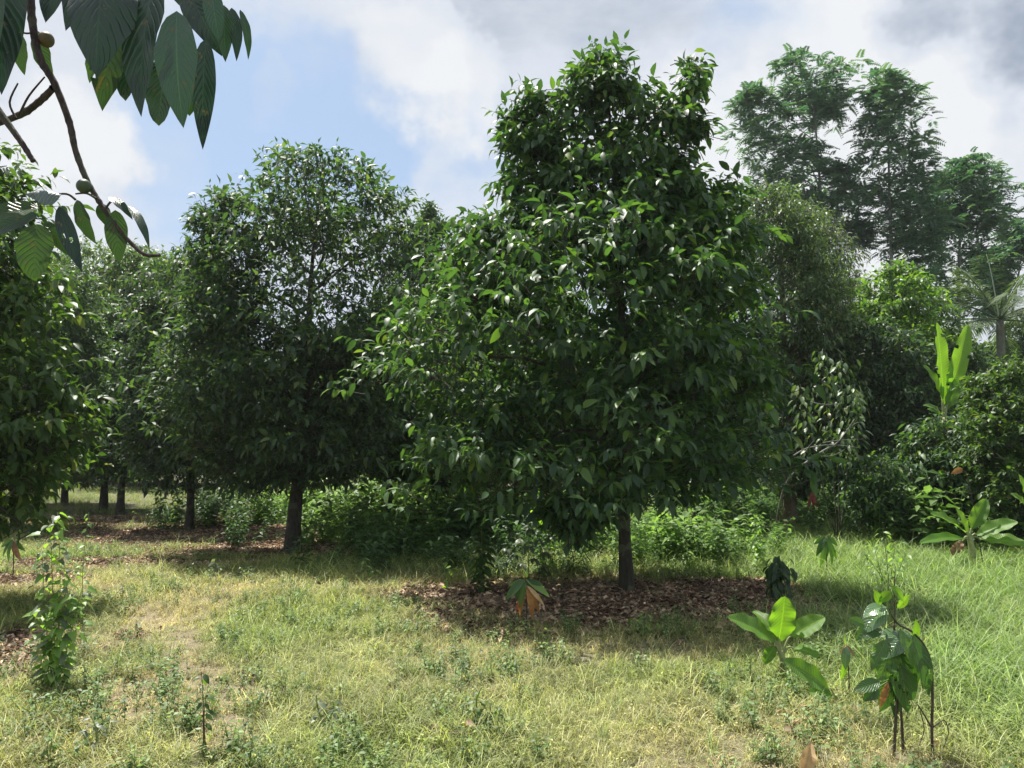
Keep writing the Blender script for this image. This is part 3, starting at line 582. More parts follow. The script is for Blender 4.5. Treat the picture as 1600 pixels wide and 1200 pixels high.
FL = [  # base, tip, width, depth, tip depth, mat, facing, kwargs
 ((168, -75), (150, 106), 112, 1.30, 1.24, 'big', (.3, -1, .1), dict(droop=.5, fold=-.35)),
 ((205, -95), (105, 40), 90, 1.42, 1.36, 'big', (.1, -1, .5), dict(droop=.4, fold=.2)),
 ((120, -70), (72, 28), 60, 1.4, 1.38, 'big', (.1, -1, .5), dict(droop=.6, fold=.1)),
 ((250, -60), (219, 172), 84, 1.33, 1.28, 'big', (-.3, -1, .2), dict(droop=.35, fold=.25)),
 ((276, 17), (285, 191), 70, 1.25, 1.25, 'glossdark', (0, -1, .35), dict(droop=.45, fold=.12)),
 ((322, 60), (306, 224), 40, 1.3, 1.3, 'big', (.5, -1, .2), dict(droop=.4, fold=.3, curl=.12)),
 ((262, 85), (248, 194), 62, 1.36, 1.36, 'big', (-.2, -1, .1), dict(droop=.2, fold=.1, shape='blunt')),
 ((300, 120), (296, 180), 40, 1.37, 1.37, 'bigback', (.2, -1, .1), dict(droop=.2)),
 ((185, 20), (160, 168), 62, 1.42, 1.40, 'bigback', (.2, -1, .1), dict(droop=.3, fold=.15, wave=.15, tear=2)),
 ((205, 50), (196, 155), 50, 1.44, 1.42, 'big', (0, -1, 0), dict(droop=.2, shape='blunt')),
 ((160, 60), (140, 128), 34, 1.40, 1.42, 'bigback', (-.3, -1, 0), dict(droop=.3)),
 ((290, -20), (345, 84), 56, 1.40, 1.40, 'big', (.2, -1, .2), dict(droop=.3, fold=.2)),
 ((330, -20), (343, 64), 34, 1.33, 1.33, 'glossdark', (0, -1, .4), dict(droop=.5)),
 ((350, 8), (352, 93), 30, 1.36, 1.36, 'big', (.3, -1, 0), dict(droop=.4, fold=.2)),
 ((362, 12), (374, 91), 22, 1.38, 1.38, 'big', (.6, -1, 0), dict(droop=.6, curl=-.1)),
 ((375, 15), (388, 88), 16, 1.38, 1.40, 'big', (.9, -1, 0), dict(droop=.9)),
 ((275, -60), (300, 22), 60, 1.45, 1.45, 'big', (0, -1, .5), dict(droop=.3)),
 ((10, -70), (2, 140), 72, 1.3, 1.28, 'big', (.4, -1, 0), dict(droop=.3, fold=.2)),
 ((-30, -60), (-12, 90), 60, 1.25, 1.22, 'big', (.4, -1, .1), dict(droop=.4)),
 ((28, 50), (38, 116), 28, 1.42, 1.42, 'bigback', (0, -1, 0), dict(droop=.2)),
 ((55, 48), (82, 122), 34, 1.43, 1.43, 'bigback', (-.3, -1, 0), dict(droop=.3, fold=.1)),
 ((20, 40), (30, 12), 16, 1.41, 1.41, 'big', (-.8, -1, 0), dict(droop=.3)),
 ((96, 304), (42, 302), 44, 1.36, 1.33, 'silver', (.1, -.8, .8), dict(droop=.9, fold=-.2, cup=.5)),
 ((62, 325), (-35, 345), 42, 1.38, 1.36, 'bigback', (0, -1, .6), dict(droop=.4, fold=.2)),
 ((60, 335), (-20, 370), 34, 1.42, 1.42, 'big', (0, -1, .3), dict(droop=.4)),
 ((58, 350), (54, 437), 62, 1.36, 1.36, 'bigback', (0, -1, .1), dict(droop=.2, shape='blunt', fold=.1)),
 ((70, 345), (109, 400), 24, 1.38, 1.38, 'bigback', (.3, -1, 0), dict(droop=.2)),
 ((92, 322), (122, 423), 28, 1.36, 1.35, 'big', (.4, -1, 0), dict(droop=.25, curl=.08, holes=2)),
 ((120, 312), (146, 381), 28, 1.39, 1.39, 'bigback', (-.3, -1, 0), dict(droop=.3, curl=.1)),
 ((180, 328), (187, 410), 36, 1.4, 1.4, 'bigback', (.2, -1, .2), dict(droop=.2)),
 ((170, 308), (205, 340), 16, 1.4, 1.4, 'big', (0, -1, 1), dict(droop=1.0)),
 ((200, 322), (232, 383), 16, 1.4, 1.38, 'big', (.8, -1, .6), dict(droop=1.0)),
 ((158, 318), (166, 352), 22, 1.42, 1.42, 'bigback', (.5, -1, 0), dict(droop=.3)),
]
MAT['glossdark'] = leaf_mat('glossy_overhanging_leaf', [(0, (.034, .078, .052)), (1, (.046, .095, .06))], .3, .12, (1.4, 2, .8), veins=1, vscale=11, vline=.3)
MAT['silver'] = leaf_mat('silvery_ribbed_leaf', [(0, (.10, .14, .14)), (1, (.12, .16, .16))], .35, .1, veins=1, vscale=9, vline=.8)
for i, (b, tp_, w, d1, d2, mt, fc, kw) in enumerate(FL):
    kw.setdefault('wave', .09); px_leaf(ft, b, tp_, w, d1, d2, mt, fc, seed=i, **kw)
def ball(root, px, py, r, d, mat, name, label=None, squash=1.0):
    import bmesh
    bm = bmesh.new(); bmesh.ops.create_icosphere(bm, subdivisions=3, radius=r/F*d)
    for v in bm.verts: v.co.z *= squash*(1+.04*math.sin(v.co.x*90)); 
    me = bpy.data.meshes.new(name); bm.to_mesh(me); bm.free(); me.materials.append(MAT[mat]); me.polygons.foreach_set('use_smooth', [True]*len(me.polygons))
    o = obj(name, me, root); o.location = P(px, py, d)-root.location
    if label: o['label'] = label
ball(ft, 72, 62, 12.5, 1.41, 'fruit', 'fruit', 'ripening green fruit with an orange patch')
ball(ft, 131, 291, 11.5, 1.39, 'fruitg', 'fruit', 'small round dark green fruit')

# ------------------------------------------------------------------ bananas
def banana(name, label, g, top, specs, r=.035, mat='banana', group=None, base_d=None):
    b = G(*g) if base_d is None else Vector((P(g[0], 600, base_d).x, base_d, 0)); root = empty(name, b, label, 'banana plant', group)
    d = b.y; tp_ = P(top[0], top[1], d)
    stem(root, [b+Vector((0, 0, -.04)), b.lerp(tp_, .5)+Vector((.01, 0, 0)), tp_], r*1.25, r*.7, 'pstem', 'pseudostem', 10)
    for i, s in enumerate(specs):
        lbp, lt, w, fc = s[:4]; kw = dict(s[4]) if len(s) > 4 else {}; dd = kw.pop('dd', 0); dt = kw.pop('dt', 0); mt = kw.pop('mat', mat)
        a = P(lbp[0], lbp[1], d+dd); stem(root, [tp_-Vector((0, 0, .05)), tp_.lerp(a, .6)+Vector((0, 0, .02)), a], r*.35, r*.16, 'pstem', 'petiole', 6)
        kw.setdefault('droop', .35); kw.setdefault('fold', .3)
        o = px_leaf(root, lbp, lt, w, d+dd, d+dd+dt, mt, fc, seed=i+3, shape=kw.pop('shape', 'banana'), wave=kw.pop('wave', .12), nv=22, nu=8, **kw)
        if mt in ('orange', 'brown'): o['label'] = 'withered brown leaf'
    return root
banana('banana_plant', 'young banana plant with one upright glowing leaf in the grass at lower right', (1226, 1062), (1220, 1018), [
  ((1217, 1002), (1226, 933), 42, (.1, -1, -.1), dict(droop=.15, fold=.1, mat='bananabig')),
  ((1210, 1002), (1140, 966), 38, (.2, -.8, 1), dict(droop=.35, dt=-.1)),
  ((1214, 994), (1178, 956), 26, (.5, -.8, .6), dict(droop=.5, dt=.1)),
  ((1238, 994), (1288, 965), 32, (-.2, -.9, .9), dict(droop=.2, dt=-.05)),
  ((1240, 1014), (1276, 1026), 24, (.2, -.8, 1), dict(droop=.9, dt=-.1, tear=3)),
  ((1210, 1010), (1195, 1035), 18, (-.5, -1, .3), dict(droop=.7, tear=3, wave=.3)),
  ((1222, 1030), (1224, 1056), 12, (0, -1, .3), dict(droop=.4, mat='brown', wave=.4))], .028)
banana('banana_plant', 'small banana sucker with a long dark leaf leaning left beside the young banana', (1312, 1108), (1306, 1085), [
  ((1294, 1078), (1226, 1033), 36, (.3, -.9, .7), dict(droop=.25, dt=-.1)),
  ((1300, 1088), (1266, 1082), 24, (0, -.9, .8), dict(droop=.8)),
  ((1318, 1100), (1342, 1122), 24, (0, -.9, .8), dict(droop=.7, dt=-.1))], .018)
banana('banana_plant', 'spreading banana plant with six leaves in the sunlit grass on the right', (1522, 893), (1515, 838), [
  ((1512, 832), (1494, 794), 16, (.5, -1, .3), dict(droop=.2)),
  ((1518, 826), (1541, 780), 24, (-.4, -1, .2), dict(droop=.15)),
  ((1508, 832), (1456, 803), 24, (.1, -.7, 1), dict(droop=.4, dt=-.2)),
  ((1526, 836), (1588, 816), 26, (0, -.8, .9), dict(droop=.35, dt=-.2)),
  ((1506, 842), (1440, 848), 20, (0, -.7, 1), dict(droop=.5, dt=-.3)),
  ((1530, 842), (1606, 852), 26, (0, -.8, .9), dict(droop=.4, dt=-.3)),
  ((1504, 846), (1486, 866), 14, (-.3, -1, .3), dict(droop=.8, mat='brown', wave=.4))], .05)
banana('banana_plant', 'tall banana plant with two bright upright leaves above the dark trees', (1480, 838), (1475, 652), [
  ((1474, 632), (1464, 505), 29, (.4, -1, 0), dict(droop=.1, fold=.3, tear=8, mat='bananabig')),
  ((1482, 622), (1512, 510), 26, (-.3, -1, 0), dict(droop=.3, fold=.3, tear=6, mat='bananabig')),
  ((1472, 622), (1444, 572), 20, (.6, -1, .4), dict(droop=.4)),
  ((1478, 640), (1500, 585), 20, (0, -1, .2), dict(droop=.3)),
  ((1470, 648), (1444, 634), 12, (.3, -1, 1), dict(droop=1.2)),
  ((1470, 655), (1450, 640), 12, (.3, -1, 1), dict(droop=1.2))], .09, base_d=15.0)
banana('banana_plant', 'banana plant cut off by the right edge above the spreading one', (1612, 850), (1610, 790), [
  ((1606, 785), (1592, 742), 18, (.5, -1, .3), dict(droop=.2)), ((1602, 790), (1580, 772), 14, (.2, -1, 1), dict(droop=.6)),
  ((1615, 785), (1650, 745), 22, (-.4, -1, .3), dict(droop=.3))], .05, base_d=10.5)

# ------------------------------------------------------------------ wilted big leaved plant
b = G(1405, 1188); wp = empty('big_leaved_plant', b, 'tall wilting plant with large drooping veined leaves on dark canes, lower right', 'plant')
d = b.y
def cane(pts, r0, r1, mat='dstem', off=0): return stem(wp, [P(x, y, d+off) for x, y in pts], r0, r1, mat, 'cane', 7)
cane([(1460, 1225), (1456, 1150), (1457, 1090), (1455, 1040), (1445, 1010), (1425, 987), (1402, 974), (1388, 950)], .0085, .005)
cane([(1395, 1208), (1399, 1140), (1402, 1070), (1401, 1010), (1396, 975)], .0085, .006)
cane([(1412, 1200), (1409, 1130), (1404, 1060), (1402, 1000)], .009, .005, off=.05)
cane([(1388, 975), (1387, 930), (1388, 893)], .007, .003, 'stem')
cane([(1398, 980), (1397, 930), (1399, 885)], .004, .002)
cane([(1454, 1135), (1443, 1115), (1433, 1100)], .005, .003); cane([(1456, 1138), (1466, 1130), (1476, 1126), (1482, 1145), (1474, 1168)], .004, .002)
cane([(1442, 1006), (1441, 985), (1433, 960)], .004, .002, 'pstem')
cane([(1438, 1112), (1444, 1140), (1436, 1165)], .003, .002)
for i, (bb, tt_, w, fc, kw) in enumerate([
  ((1386, 952), (1347, 988), 34, (.2, -.7, 1), dict(droop=1.1, mat='glossy')),
  ((1384, 948), (1350, 962), 26, (0, -.7, 1), dict(droop=.9, mat='glossy')),
  ((1420, 988), (1386, 1026), 40, (.1, -.6, 1), dict(droop=.9, mat='glossy')),
  ((1404, 990), (1376, 994), 24, (0, -.6, 1), dict(droop=.6, mat='glossy')),
  ((1402, 1020), (1418, 1112), 52, (.1, -1, .2), dict(droop=.3, holes=5, tear=3)),
  ((1424, 992), (1452, 1086), 38, (.3, -1, .2), dict(droop=.4, holes=2)),
  ((1412, 985), (1432, 1070), 40, (-.2, -1, .1), dict(droop=.3, dd=.05)),
  ((1395, 1010), (1372, 1062), 42, (-.2, -1, .3), dict(droop=.4, wave=.3, holes=4)),
  ((1400, 1000), (1392, 1075), 46, (0, -1, 0), dict(droop=.3, wave=.25, holes=3, dd=.06)),
  ((1400, 1050), (1376, 1110), 36, (-.3, -1, 0), dict(droop=.4, tear=4, dd=.05)),
  ((1408, 1030), (1398, 1118), 34, (-.4, -1, .1), dict(droop=.4, wave=.3, holes=4, tear=3, dd=.03)), ((1385, 1000), (1362, 1045), 26, (-.6, -1, .2), dict(droop=.5, wave=.3, tear=2, dd=-.03)),
  ((1392, 1015), (1382, 1085), 30, (.5, -1, 0), dict(droop=.4, wave=.3, holes=3, dd=.08)), ((1430, 1005), (1442, 1075), 26, (.7, -1, .1), dict(droop=.4, wave=.2, tear=2, dd=.04)), ((1405, 985), (1426, 1040), 28, (.4, -1, .3), dict(droop=.6, wave=.2, dd=-.05)),
  ((1366, 968), (1338, 1000), 20, (-.3, -1, .3), dict(droop=.5)), ((1380, 985), (1342, 996), 18, (0, -1, .6), dict(droop=.5)),
  ((1350, 975), (1326, 966), 16, (0, -1, .3), dict(droop=.3)),
  ((1430, 1000), (1431, 968), 17, (.3, -1, .2), dict(droop=.3, mat='bananabig')),
  ((1388, 1066), (1374, 1106), 12, (-.3, -1, .2), dict(droop=.4, mat='orange', wave=.35)),
  ((1376, 1066), (1336, 1078), 24, (0, -1, .6), dict(droop=.7)), ((1372, 1074), (1350, 1094), 22, (0, -1, .4), dict(droop=.6)),
  ((1392, 925), (1372, 940), 18, (0, -1, .4), dict(droop=.6, mat='bananabig')), ((1392, 915), (1412, 940), 16, (.3, -1, .4), dict(droop=.6, mat='bananabig')),
  ((1402, 950), (1420, 930), 16, (.3, -1, .2), dict(droop=.3, mat='bananabig')), ((1376, 945), (1366, 922), 16, (0, -1, .2), dict(droop=.3, mat='bananabig'))]):
    dd = kw.pop('dd', 0); mt = kw.pop('mat', 'wilt'); A_ = P(bb[0], bb[1], d+dd-.02*(i % 3)); stem(wp, [P(1401+(12 if bb[0] > 1415 else -6 if bb[0] < 1380 else 0), min(bb[1]+22, 1060), d), A_], .003, .002, 'stem', 'petiole', 5); o = px_leaf(wp, bb, tt_, w*.85, d+dd-.02*(i % 3), None, mt, fc, seed=i, nv=14, nu=8, fold=.15, **kw)
    if mt == 'orange': o['label'] = 'withered orange brown leaf'

# ------------------------------------------------------------------ small plants
HL = {}
def heart_mesh(mat, shape, droop=.5):
    k = (mat, shape, droop)
    if k not in HL: HL[k] = big_leaf(MAT[mat], 1, .8 if shape == 'heart' else .42, shape, droop, .2, .1, nu=4, nv=6, seed=len(HL))
    return HL[k]
def leafy_stem(name, label, cat, g, tops, n, L, mat='heart', shape='heart', spread=.1, droop=.5, smat='stem', seed=1, r=.006, hang=.5, base_d=None, group=None, lo=.1, tip=None, mat2=None):
    b = G(*g) if base_d is None else Vector((P(g[0], 600, base_d).x, base_d, 0)); root = empty(name, b, label, cat, group); rs = random.Random(seed)
    me = heart_mesh(mat, shape, droop); me2 = heart_mesh(mat2, shape, droop) if mat2 else me
    for (tx, ty, dd) in tops:
        tp_ = P(tx, ty, b.y+dd)-b; mid = tp_*.5+Vector((rs.uniform(-.04, .04), rs.uniform(-.04, .04), .02)); pts = smooth_path([Vector((rs.uniform(-.02, .02), rs.uniform(-.02, .02), -.03)), mid, tp_], 6)
        stem(root, pts, r, r*.4, smat, 'stem', 6, n=1, rel=True)
        for i in range(n):
            t = lo+(1-lo)*(i+.5)/n; q = pts[min(int(t*(len(pts)-1)), len(pts)-1)].lerp(pts[min(int(t*(len(pts)-1))+1, len(pts)-1)], t*(len(pts)-1) % 1)
            az = i*2.4+rs.uniform(-.4, .4); D = Vector((math.cos(az), math.sin(az), rs.uniform(-hang-.3, .3-hang*.5))); sz = L*rs.uniform(.65, 1.15)
            if tip: sz *= (1-tip*t)
            q = q+Vector((math.cos(az), math.sin(az), 0))*rs.uniform(0, spread)
            o = obj('leaf', me2 if rs.random() < .25 else me, root); o.matrix_local = frame(q, D, (rs.uniform(-.5, .5), rs.uniform(-.6, .1), 1), (sz, sz, sz))
    return root
leafy_stem('climbing_vine', 'tall column of bright heart shaped vine leaves standing in the grass at left', 'vine', (84, 1078), [(66, 860, 0), (90, 800, .02), (78, 815, .05), (112, 885, .05), (128, 920, -.05), (95, 940, 0), (60, 950, .1)], 38, .095, spread=.07, seed=3, r=.004, mat2='pale', tip=.2)
leafy_stem('climbing_vine', 'thin weed stem with few round leaves just right of the tall vine', 'vine', (132, 985), [(139, 800, 0)], 16, .07, spread=.05, seed=4, r=.004)
leafy_stem('climbing_vine', 'pillar of overlapping vine leaves left of the white flushed sapling near the centre', 'vine', (752, 926), [(752, 812, 0), (758, 850, .1), (745, 870, 0)], 26, .13, spread=.07, seed=5, r=.006, mat='left')
leafy_stem('climbing_vine', 'upright vine pillar at the lit edge of the litter, left of the pale trunk', 'vine', (1182, 900), [(1180, 802, 0), (1185, 850, .1)], 26, .10, spread=.06, seed=6, r=.006)
leafy_stem('climbing_vine', 'sunlit hanging vine leaves below the right shrub', 'vine', (1560, 862), [(1555, 700, 0), (1565, 745, -.1), (1545, 780, .1)], 24, .10, spread=.12, seed=61, r=.006, mat='heart')
leafy_stem('climbing_vine', 'bright vine hanging inside the left part of the largest tree', 'vine', (850, 905), [(848, 690, 0), (838, 740, .1)], 26, .12, spread=.1, seed=62, r=.006, mat='bananabig', base_d=11.2)
leafy_stem('weed_plant', 'small pale leaved weed at the grass edge left of the vine pillar', 'plant', (697, 925), [(700, 868, 0), (706, 885, .05)], 10, .11, spread=.03, shape='oval', seed=7, mat='heart')
leafy_stem('weed_plant', 'little weed with narrow pale leaves at the shadow edge below the round crowned tree', 'plant', (572, 915), [(570, 872, 0), (585, 890, .05)], 9, .11, shape='oval', spread=.03, seed=8)
leafy_stem('weed_plant', 'grey green weed on the near side of the litter left of centre', 'plant', (338, 905), [(338, 872, 0), (345, 880, .05)], 10, .1, shape='oval', spread=.03, seed=9, mat='pale')
leafy_stem('weed_plant', 'pale yellow green bushy weed above the big leaved plant', 'plant', (1390, 935), [(1380, 830, 0), (1365, 850, .1), (1400, 845, .1), (1415, 865, -.1), (1350, 865, 0)], 24, .09, shape='oval', spread=.08, seed=10, mat='heart')
leafy_stem('weed_plant', 'bright leaved weed in front of the litter, right of the orange sapling', 'plant', (1012, 998), [(1010, 955, 0), (990, 965, 0), (1030, 975, .05)], 7, .09, shape='oval', spread=.03, seed=11)
leafy_stem('weed_plant', 'dark thin weed in the foreground grass left of centre', 'plant', (318, 1180), [(315, 1050, 0), (322, 1085, .03)], 14, .07, shape='oval', spread=.02, seed=12, mat='left', smat='dstem', r=.004)
leafy_stem('weed_plant', 'bluish broad leaved weed in the foreground grass near the centre', 'plant', (505, 1135), [(495, 1085, 0), (520, 1095, .05), (535, 1105, 0)], 9, .08, shape='oval', spread=.04, seed=13, mat='pale')
leafy_stem('weed_plant', 'dark leafy weed in the middle foreground grass', 'plant', (752, 1135), [(752, 1075, 0), (762, 1090, .04), (740, 1095, 0), (775, 1110, 0)], 9, .07, shape='oval', spread=.04, seed=14, mat='left')
leafy_stem('weed_plant', 'weed with small rounded leaves in the left foreground corner', 'plant', (150, 1175), [(140, 1110, 0), (165, 1125, .04), (120, 1130, 0)], 10, .06, shape='oval', spread=.04, seed=15, mat='pale')
leafy_stem('dark_mound_shrub', 'low dark mound of overlapping leaves at the right end of the litter', 'shrub', (1219, 940), [(1218, 868, 0), (1205, 885, -.05), (1232, 885, 0), (1218, 880, -.15)], 42, .13, mat='orchard', shape='oval', spread=.11, droop=.9, hang=1.2, seed=16, lo=.02, smat='dstem')
def hanger(name, label, g, apex, specs, mat='wilt', smat='dstem', r=.008):
    b = G(*g); root = empty(name, b, label, 'sapling'); a = P(*apex, b.y); stem(root, [b+Vector((0, 0, -.03)), b.lerp(a, .5)+Vector((.01, 0, 0)), a], r, r*.6, smat, 'stem', 7)
    for i, s in enumerate(specs):
        bx, by, tx, ty, w = s[:5]; mt = s[5] if len(s) > 5 else mat
        px_leaf(root, (bx, by), (tx, ty), w*.68, b.y+((i*37) % 5-2)*.04, None, mt, ((i % 3-1)*.4, -1, .4), seed=i, droop=.7, fold=.2, nv=10, nu=4, label='withered orange leaf' if mt == 'orange' else ('limp dry leaf' if mt in ('brown', 'tan') else None))
hanger('sapling', 'young sapling with drooping green leaves and an orange withered one before the litter', (821, 998), (821, 902), [
  (820, 905, 790, 938, 20), (818, 908, 806, 936, 16), (822, 905, 858, 932, 18, 'heart'), (822, 910, 812, 948, 14), (824, 915, 842, 955, 15, 'orange'), (823, 918, 832, 966, 16, 'orange'),
  (820, 920, 812, 962, 14, 'orange'), (822, 905, 835, 930, 14), (822, 903, 824, 890, 8, 'heart'), (818, 930, 806, 955, 9, 'red'), (824, 915, 850, 945, 10, 'tan'), (820, 906, 795, 915, 12, 'heart'), (822, 906, 850, 915, 12)])
hanger('sapling', 'single stemmed sapling with limp green leaves in the shaded grass right of the litter', (1291, 905), (1290, 838), [
  (1290, 840, 1276, 868, 14), (1289, 842, 1282, 885, 13), (1291, 840, 1300, 882, 14), (1291, 841, 1307, 872, 12), (1290, 840, 1290, 875, 13), (1289, 838, 1272, 850, 11), (1292, 838, 1308, 852, 11)])
hanger('sapling', 'small sapling with limp brownish leaves at the far left edge', (20, 907), (20, 842), [
  (20, 845, 5, 868, 12, 'wilt'), (20, 845, 32, 875, 14, 'brown'), (20, 845, 38, 860, 12, 'wilt'), (20, 845, 14, 880, 12), (21, 844, 28, 870, 12, 'tan'), (20, 843, 2, 855, 10)])
hanger('sapling', 'sapling with a single folded hanging leaf between the banana sucker and the big leaved plant', (1326, 1098), (1322, 1008), [
  (1322, 1010, 1321, 1045, 20, 'glossy'), (1322, 1025, 1314, 1062, 14, 'bananabig'), (1322, 1008, 1334, 1025, 8, 'brown'), (1322, 1008, 1312, 1022, 7, 'tan'), (1321, 1008, 1318, 990, 5, 'heart')], r=.005)
hanger('sapling', 'thin sapling carrying limp reddish young leaves right of the pale trunk', (1270, 838), (1269, 752), [
  (1269, 768, 1262, 798, 7, 'red'), (1269, 768, 1270, 800, 7, 'red'), (1269, 768, 1276, 796, 7, 'red'), (1269, 755, 1285, 748, 8), (1269, 755, 1262, 738, 6)], r=.012)
# whorled pale sapling (centre)
b = G(826, 905); wr = empty('whorled_sapling', b, 'sapling with tiers of pale drooping leaflets under the left of the largest tree', 'sapling'); rs = random.Random(4)
me = heart_mesh('pale', 'oval', .8); a = P(826, 800, b.y); stem(wr, [b, a], .008, .004, 'stem', 'stem', 6)
for (x, y, w) in [(830, 826, 1), (800, 832, .9), (842, 843, 1), (812, 842, 1), (790, 856, 1), (826, 853, 1), (852, 862, 1.1), (803, 866, 1), (834, 872, 1), (790, 878, .9), (815, 880, 1), (850, 884, .9), (834, 815, .8), (770, 868, .8), (862, 838, .9)]:
    c = P(x, y, b.y+rs.uniform(-.2, .1))-b; stem(wr, [Vector((0, 0, max(.1, c.z-.12))), c], .004, .002, 'stem', 'branchlet', 5, rel=True)
    for i in range(6):
        az = i*1.05+rs.uniform(-.2, .2); s = .15*w*rs.uniform(.8, 1.1); o = obj('leaf', me, wr); o.matrix_local = frame(c, (math.cos(az), math.sin(az)-.2, -.35), (0, 0, 1), (s, s*.9, s))
# drooping pale sapling with dead branch, right
leafy_stem('slender_tree', 'slim tree with long hanging grey green leaves right of the largest tree', 'tree', (1300, 850), [(1250, 600, 0), (1285, 545, .3), (1315, 560, 0), (1335, 600, -.2), (1345, 610, .1)], 70, .17, mat='olive', shape='oval', spread=.28, droop=.5, hang=1.3, seed=21, lo=.5, smat='bark2', r=.014, base_d=14, mat2='left')
db = empty('dead_branch', P(1255, 720, 13.2), 'bare grey dead branch reaching up to the right beside the pale trunk', 'branch')
for pts, r in ([[(1252, 728), (1285, 705), (1310, 690), (1335, 655)], .02], [[(1240, 712), (1262, 700), (1300, 695), (1345, 700)], .013], [[(1270, 713), (1300, 712), (1320, 702)], .009], [[(1285, 692), (1310, 688), (1350, 686)], .008], [[(1262, 700), (1272, 688)], .006], [[(1322, 672), (1340, 660), (1352, 664)], .007], [[(1266, 628), (1290, 632), (1318, 630)], .009]):
    stem(db, [P(x, y, 13.2) for x, y in pts], r, r*.3, 'barkg', 'limb', 6)
stem(db, [P(1252, 728, 13.2), P(1226, 760, 13.3), P(1212, 830, 13.4), Vector((P(1208, 600, 13.4).x, 13.4, -.03))], .016, .024, 'bark2', 'limb', 6)
# fallen dry leaves big enough to tell apart
def fallen(label, b, tip, w, mat='tan', up=.0, face=(.2, -.7, .6), lift=.02, **kw):
    a = G(*b)+Vector((0, 0, lift)); root = empty('fallen_leaf', a, label, 'dry leaf'); L = kw.pop('L', .22)
    tgt = P(tip[0], tip[1], a.y); D = (tgt-a); o = obj('blade', big_leaf(MAT[mat], D.length, w/F*a.y, 'oval', .5, .5, .25, nu=6, nv=10), root); o.matrix_local = frame((0, 0, 0), D, face)
fallen('large curled tan dead leaf standing up at the bottom edge right of centre', (1253, 1210), (1272, 1160), 28, 'tan', lift=0)
fallen('pale dry leaf lying in the grass in the lower left corner', (35, 1165), (64, 1152), 12, 'tan')
fallen('orange brown dry leaf lying at the foot of the big leaved plant', (1448, 1172), (1490, 1162), 14, 'orange')
fallen('dry leaf lying in the grass at the lower left edge of frame', (165, 1196), (192, 1186), 12, 'tan')
og = empty('withered_leaf', P(1496, 737, 11.7), 'single orange red withered leaf caught in the right shrub', 'dry leaf'); px_leaf(og, (1504, 732), (1487, 740), 10, 11.2, None, 'orange', (0, -1, .3), name='blade', nv=8, nu=4)
stem(og, [P(1504, 732, 11.2), P(1515, 760, 11.25), Vector((P(1520, 600, 11.3).x, 11.3, -.02))], .004, .008, 'dstem', 'stem', 5)

# ------------------------------------------------------------------ ground zones
def pxof(x, y):                         # picture column / row of a ground point, to place the zones
    dep = y*math.cos(TH)-CZ*math.sin(TH); return 800+F*x/dep, 600+F*(y*math.sin(TH)+CZ*math.cos(TH))/dep
def ell(x, y, cx, cy, rx, ry, soft=.6):
    q = np.sqrt(((x-cx)/rx)**2+((y-cy)/ry)**2)+.28*(n2(x, y, 1.1)-.5)*2+.12*(n2(x, y, 4, 3)-.5)*2
    return np.clip((1-q)/soft+.5, 0, 1)
def litter_zone(x, y):
    x = np.asarray(x, float); y = np.asarray(y, float)
    z = ell(x, y, 1.2, 9.0, 2.3, 1.55); z = np.maximum(z, ell(x, y, 2.7, 9.6, 1.2, 1.0)); z = np.maximum(z, ell(x, y, -.4, 9.2, 1.2, .7))
    z = np.maximum(z, ell(x, y, -3.7, 13.9, 2.6, 1.5)); z = np.maximum(z, ell(x, y, -6.6, 16.5, 3.4, 2.6)); z = np.maximum(z, ell(x, y, -9.6, 20.5, 3.5, 2.0)); z = np.maximum(z, ell(x, y, -6.2, 12.0, 2.4, .55))
    z = np.maximum(z, ell(x, y, -7.6, 10.2, 1.8, .7)); z = np.maximum(z, ell(x, y, -4.6, 6.3, .85, 1.0)); z = np.maximum(z, ell(x, y, -3, 17.5, 1.6, 1.6)); z = np.maximum(z, ell(x, y, 8.5, 21, 3.0, 1.6))
    return z
def dry_zone(x, y):
    x = np.asarray(x, float); y = np.asarray(y, float)
    q = np.clip(n2(x, y, .55, 5)*1.7-.55, 0, 1)*.8
    q = np.maximum(q, ell(x, y, -2.55, 5.4, .45, .75, .6)); q = np.maximum(q, ell(x, y, -3.6, 8.6, .6, 2.2, .8)*.85)
    q = np.maximum(q, ell(x, y, .4, 6.6, 1.6, .5, .6)*.7); q = np.maximum(q, ell(x, y, 1.9, 4.1, .7, .35, .6)*.9)
    return np.clip(np.maximum(q*np.clip(1.3-(x-.5)*.25, .1, 1), path_zone(x, y)), 0, 1)
def path_zone(x, y):
    x = np.asarray(x, float); y = np.asarray(y, float); pts = [(-7.5, 11.6), (-5.2, 9.9), (-3.9, 8.3), (-3.0, 7.0), (-2.3, 5.9), (-1.85, 5.1), (-1.6, 4.6)]; best = np.full(x.shape, 9.0)
    for (ax, ay), (bx_, by_) in zip(pts, pts[1:]):
        L2 = (bx_-ax)**2+(by_-ay)**2; t = np.clip(((x-ax)*(bx_-ax)+(y-ay)*(by_-ay))/L2, 0, 1); best = np.minimum(best, np.hypot(x-ax-t*(bx_-ax), y-ay-t*(by_-ay)))
    return np.clip(1.25-(best+.35*(n2(x, y, 2.5, 8)-.5))/.26, 0, 1)
def lush_zone(x, y):                    # taller fresh green growth
    x = np.asarray(x, float); y = np.asarray(y, float)
    return np.clip(np.maximum(.6*ell(x, y, -1.0, 11.2, 2.6, .8)+0, np.clip((x-2.0+.15*(y-6))*.9, 0, 1)), 0, 1)
xs = np.concatenate([-np.geomspace(200, 14, 14), np.arange(-12, 12.01, .14), np.geomspace(14, 200, 14)]); ys = np.concatenate([np.linspace(-40, 0, 6), np.arange(2, 26, .14), np.geomspace(27, 300, 14)])
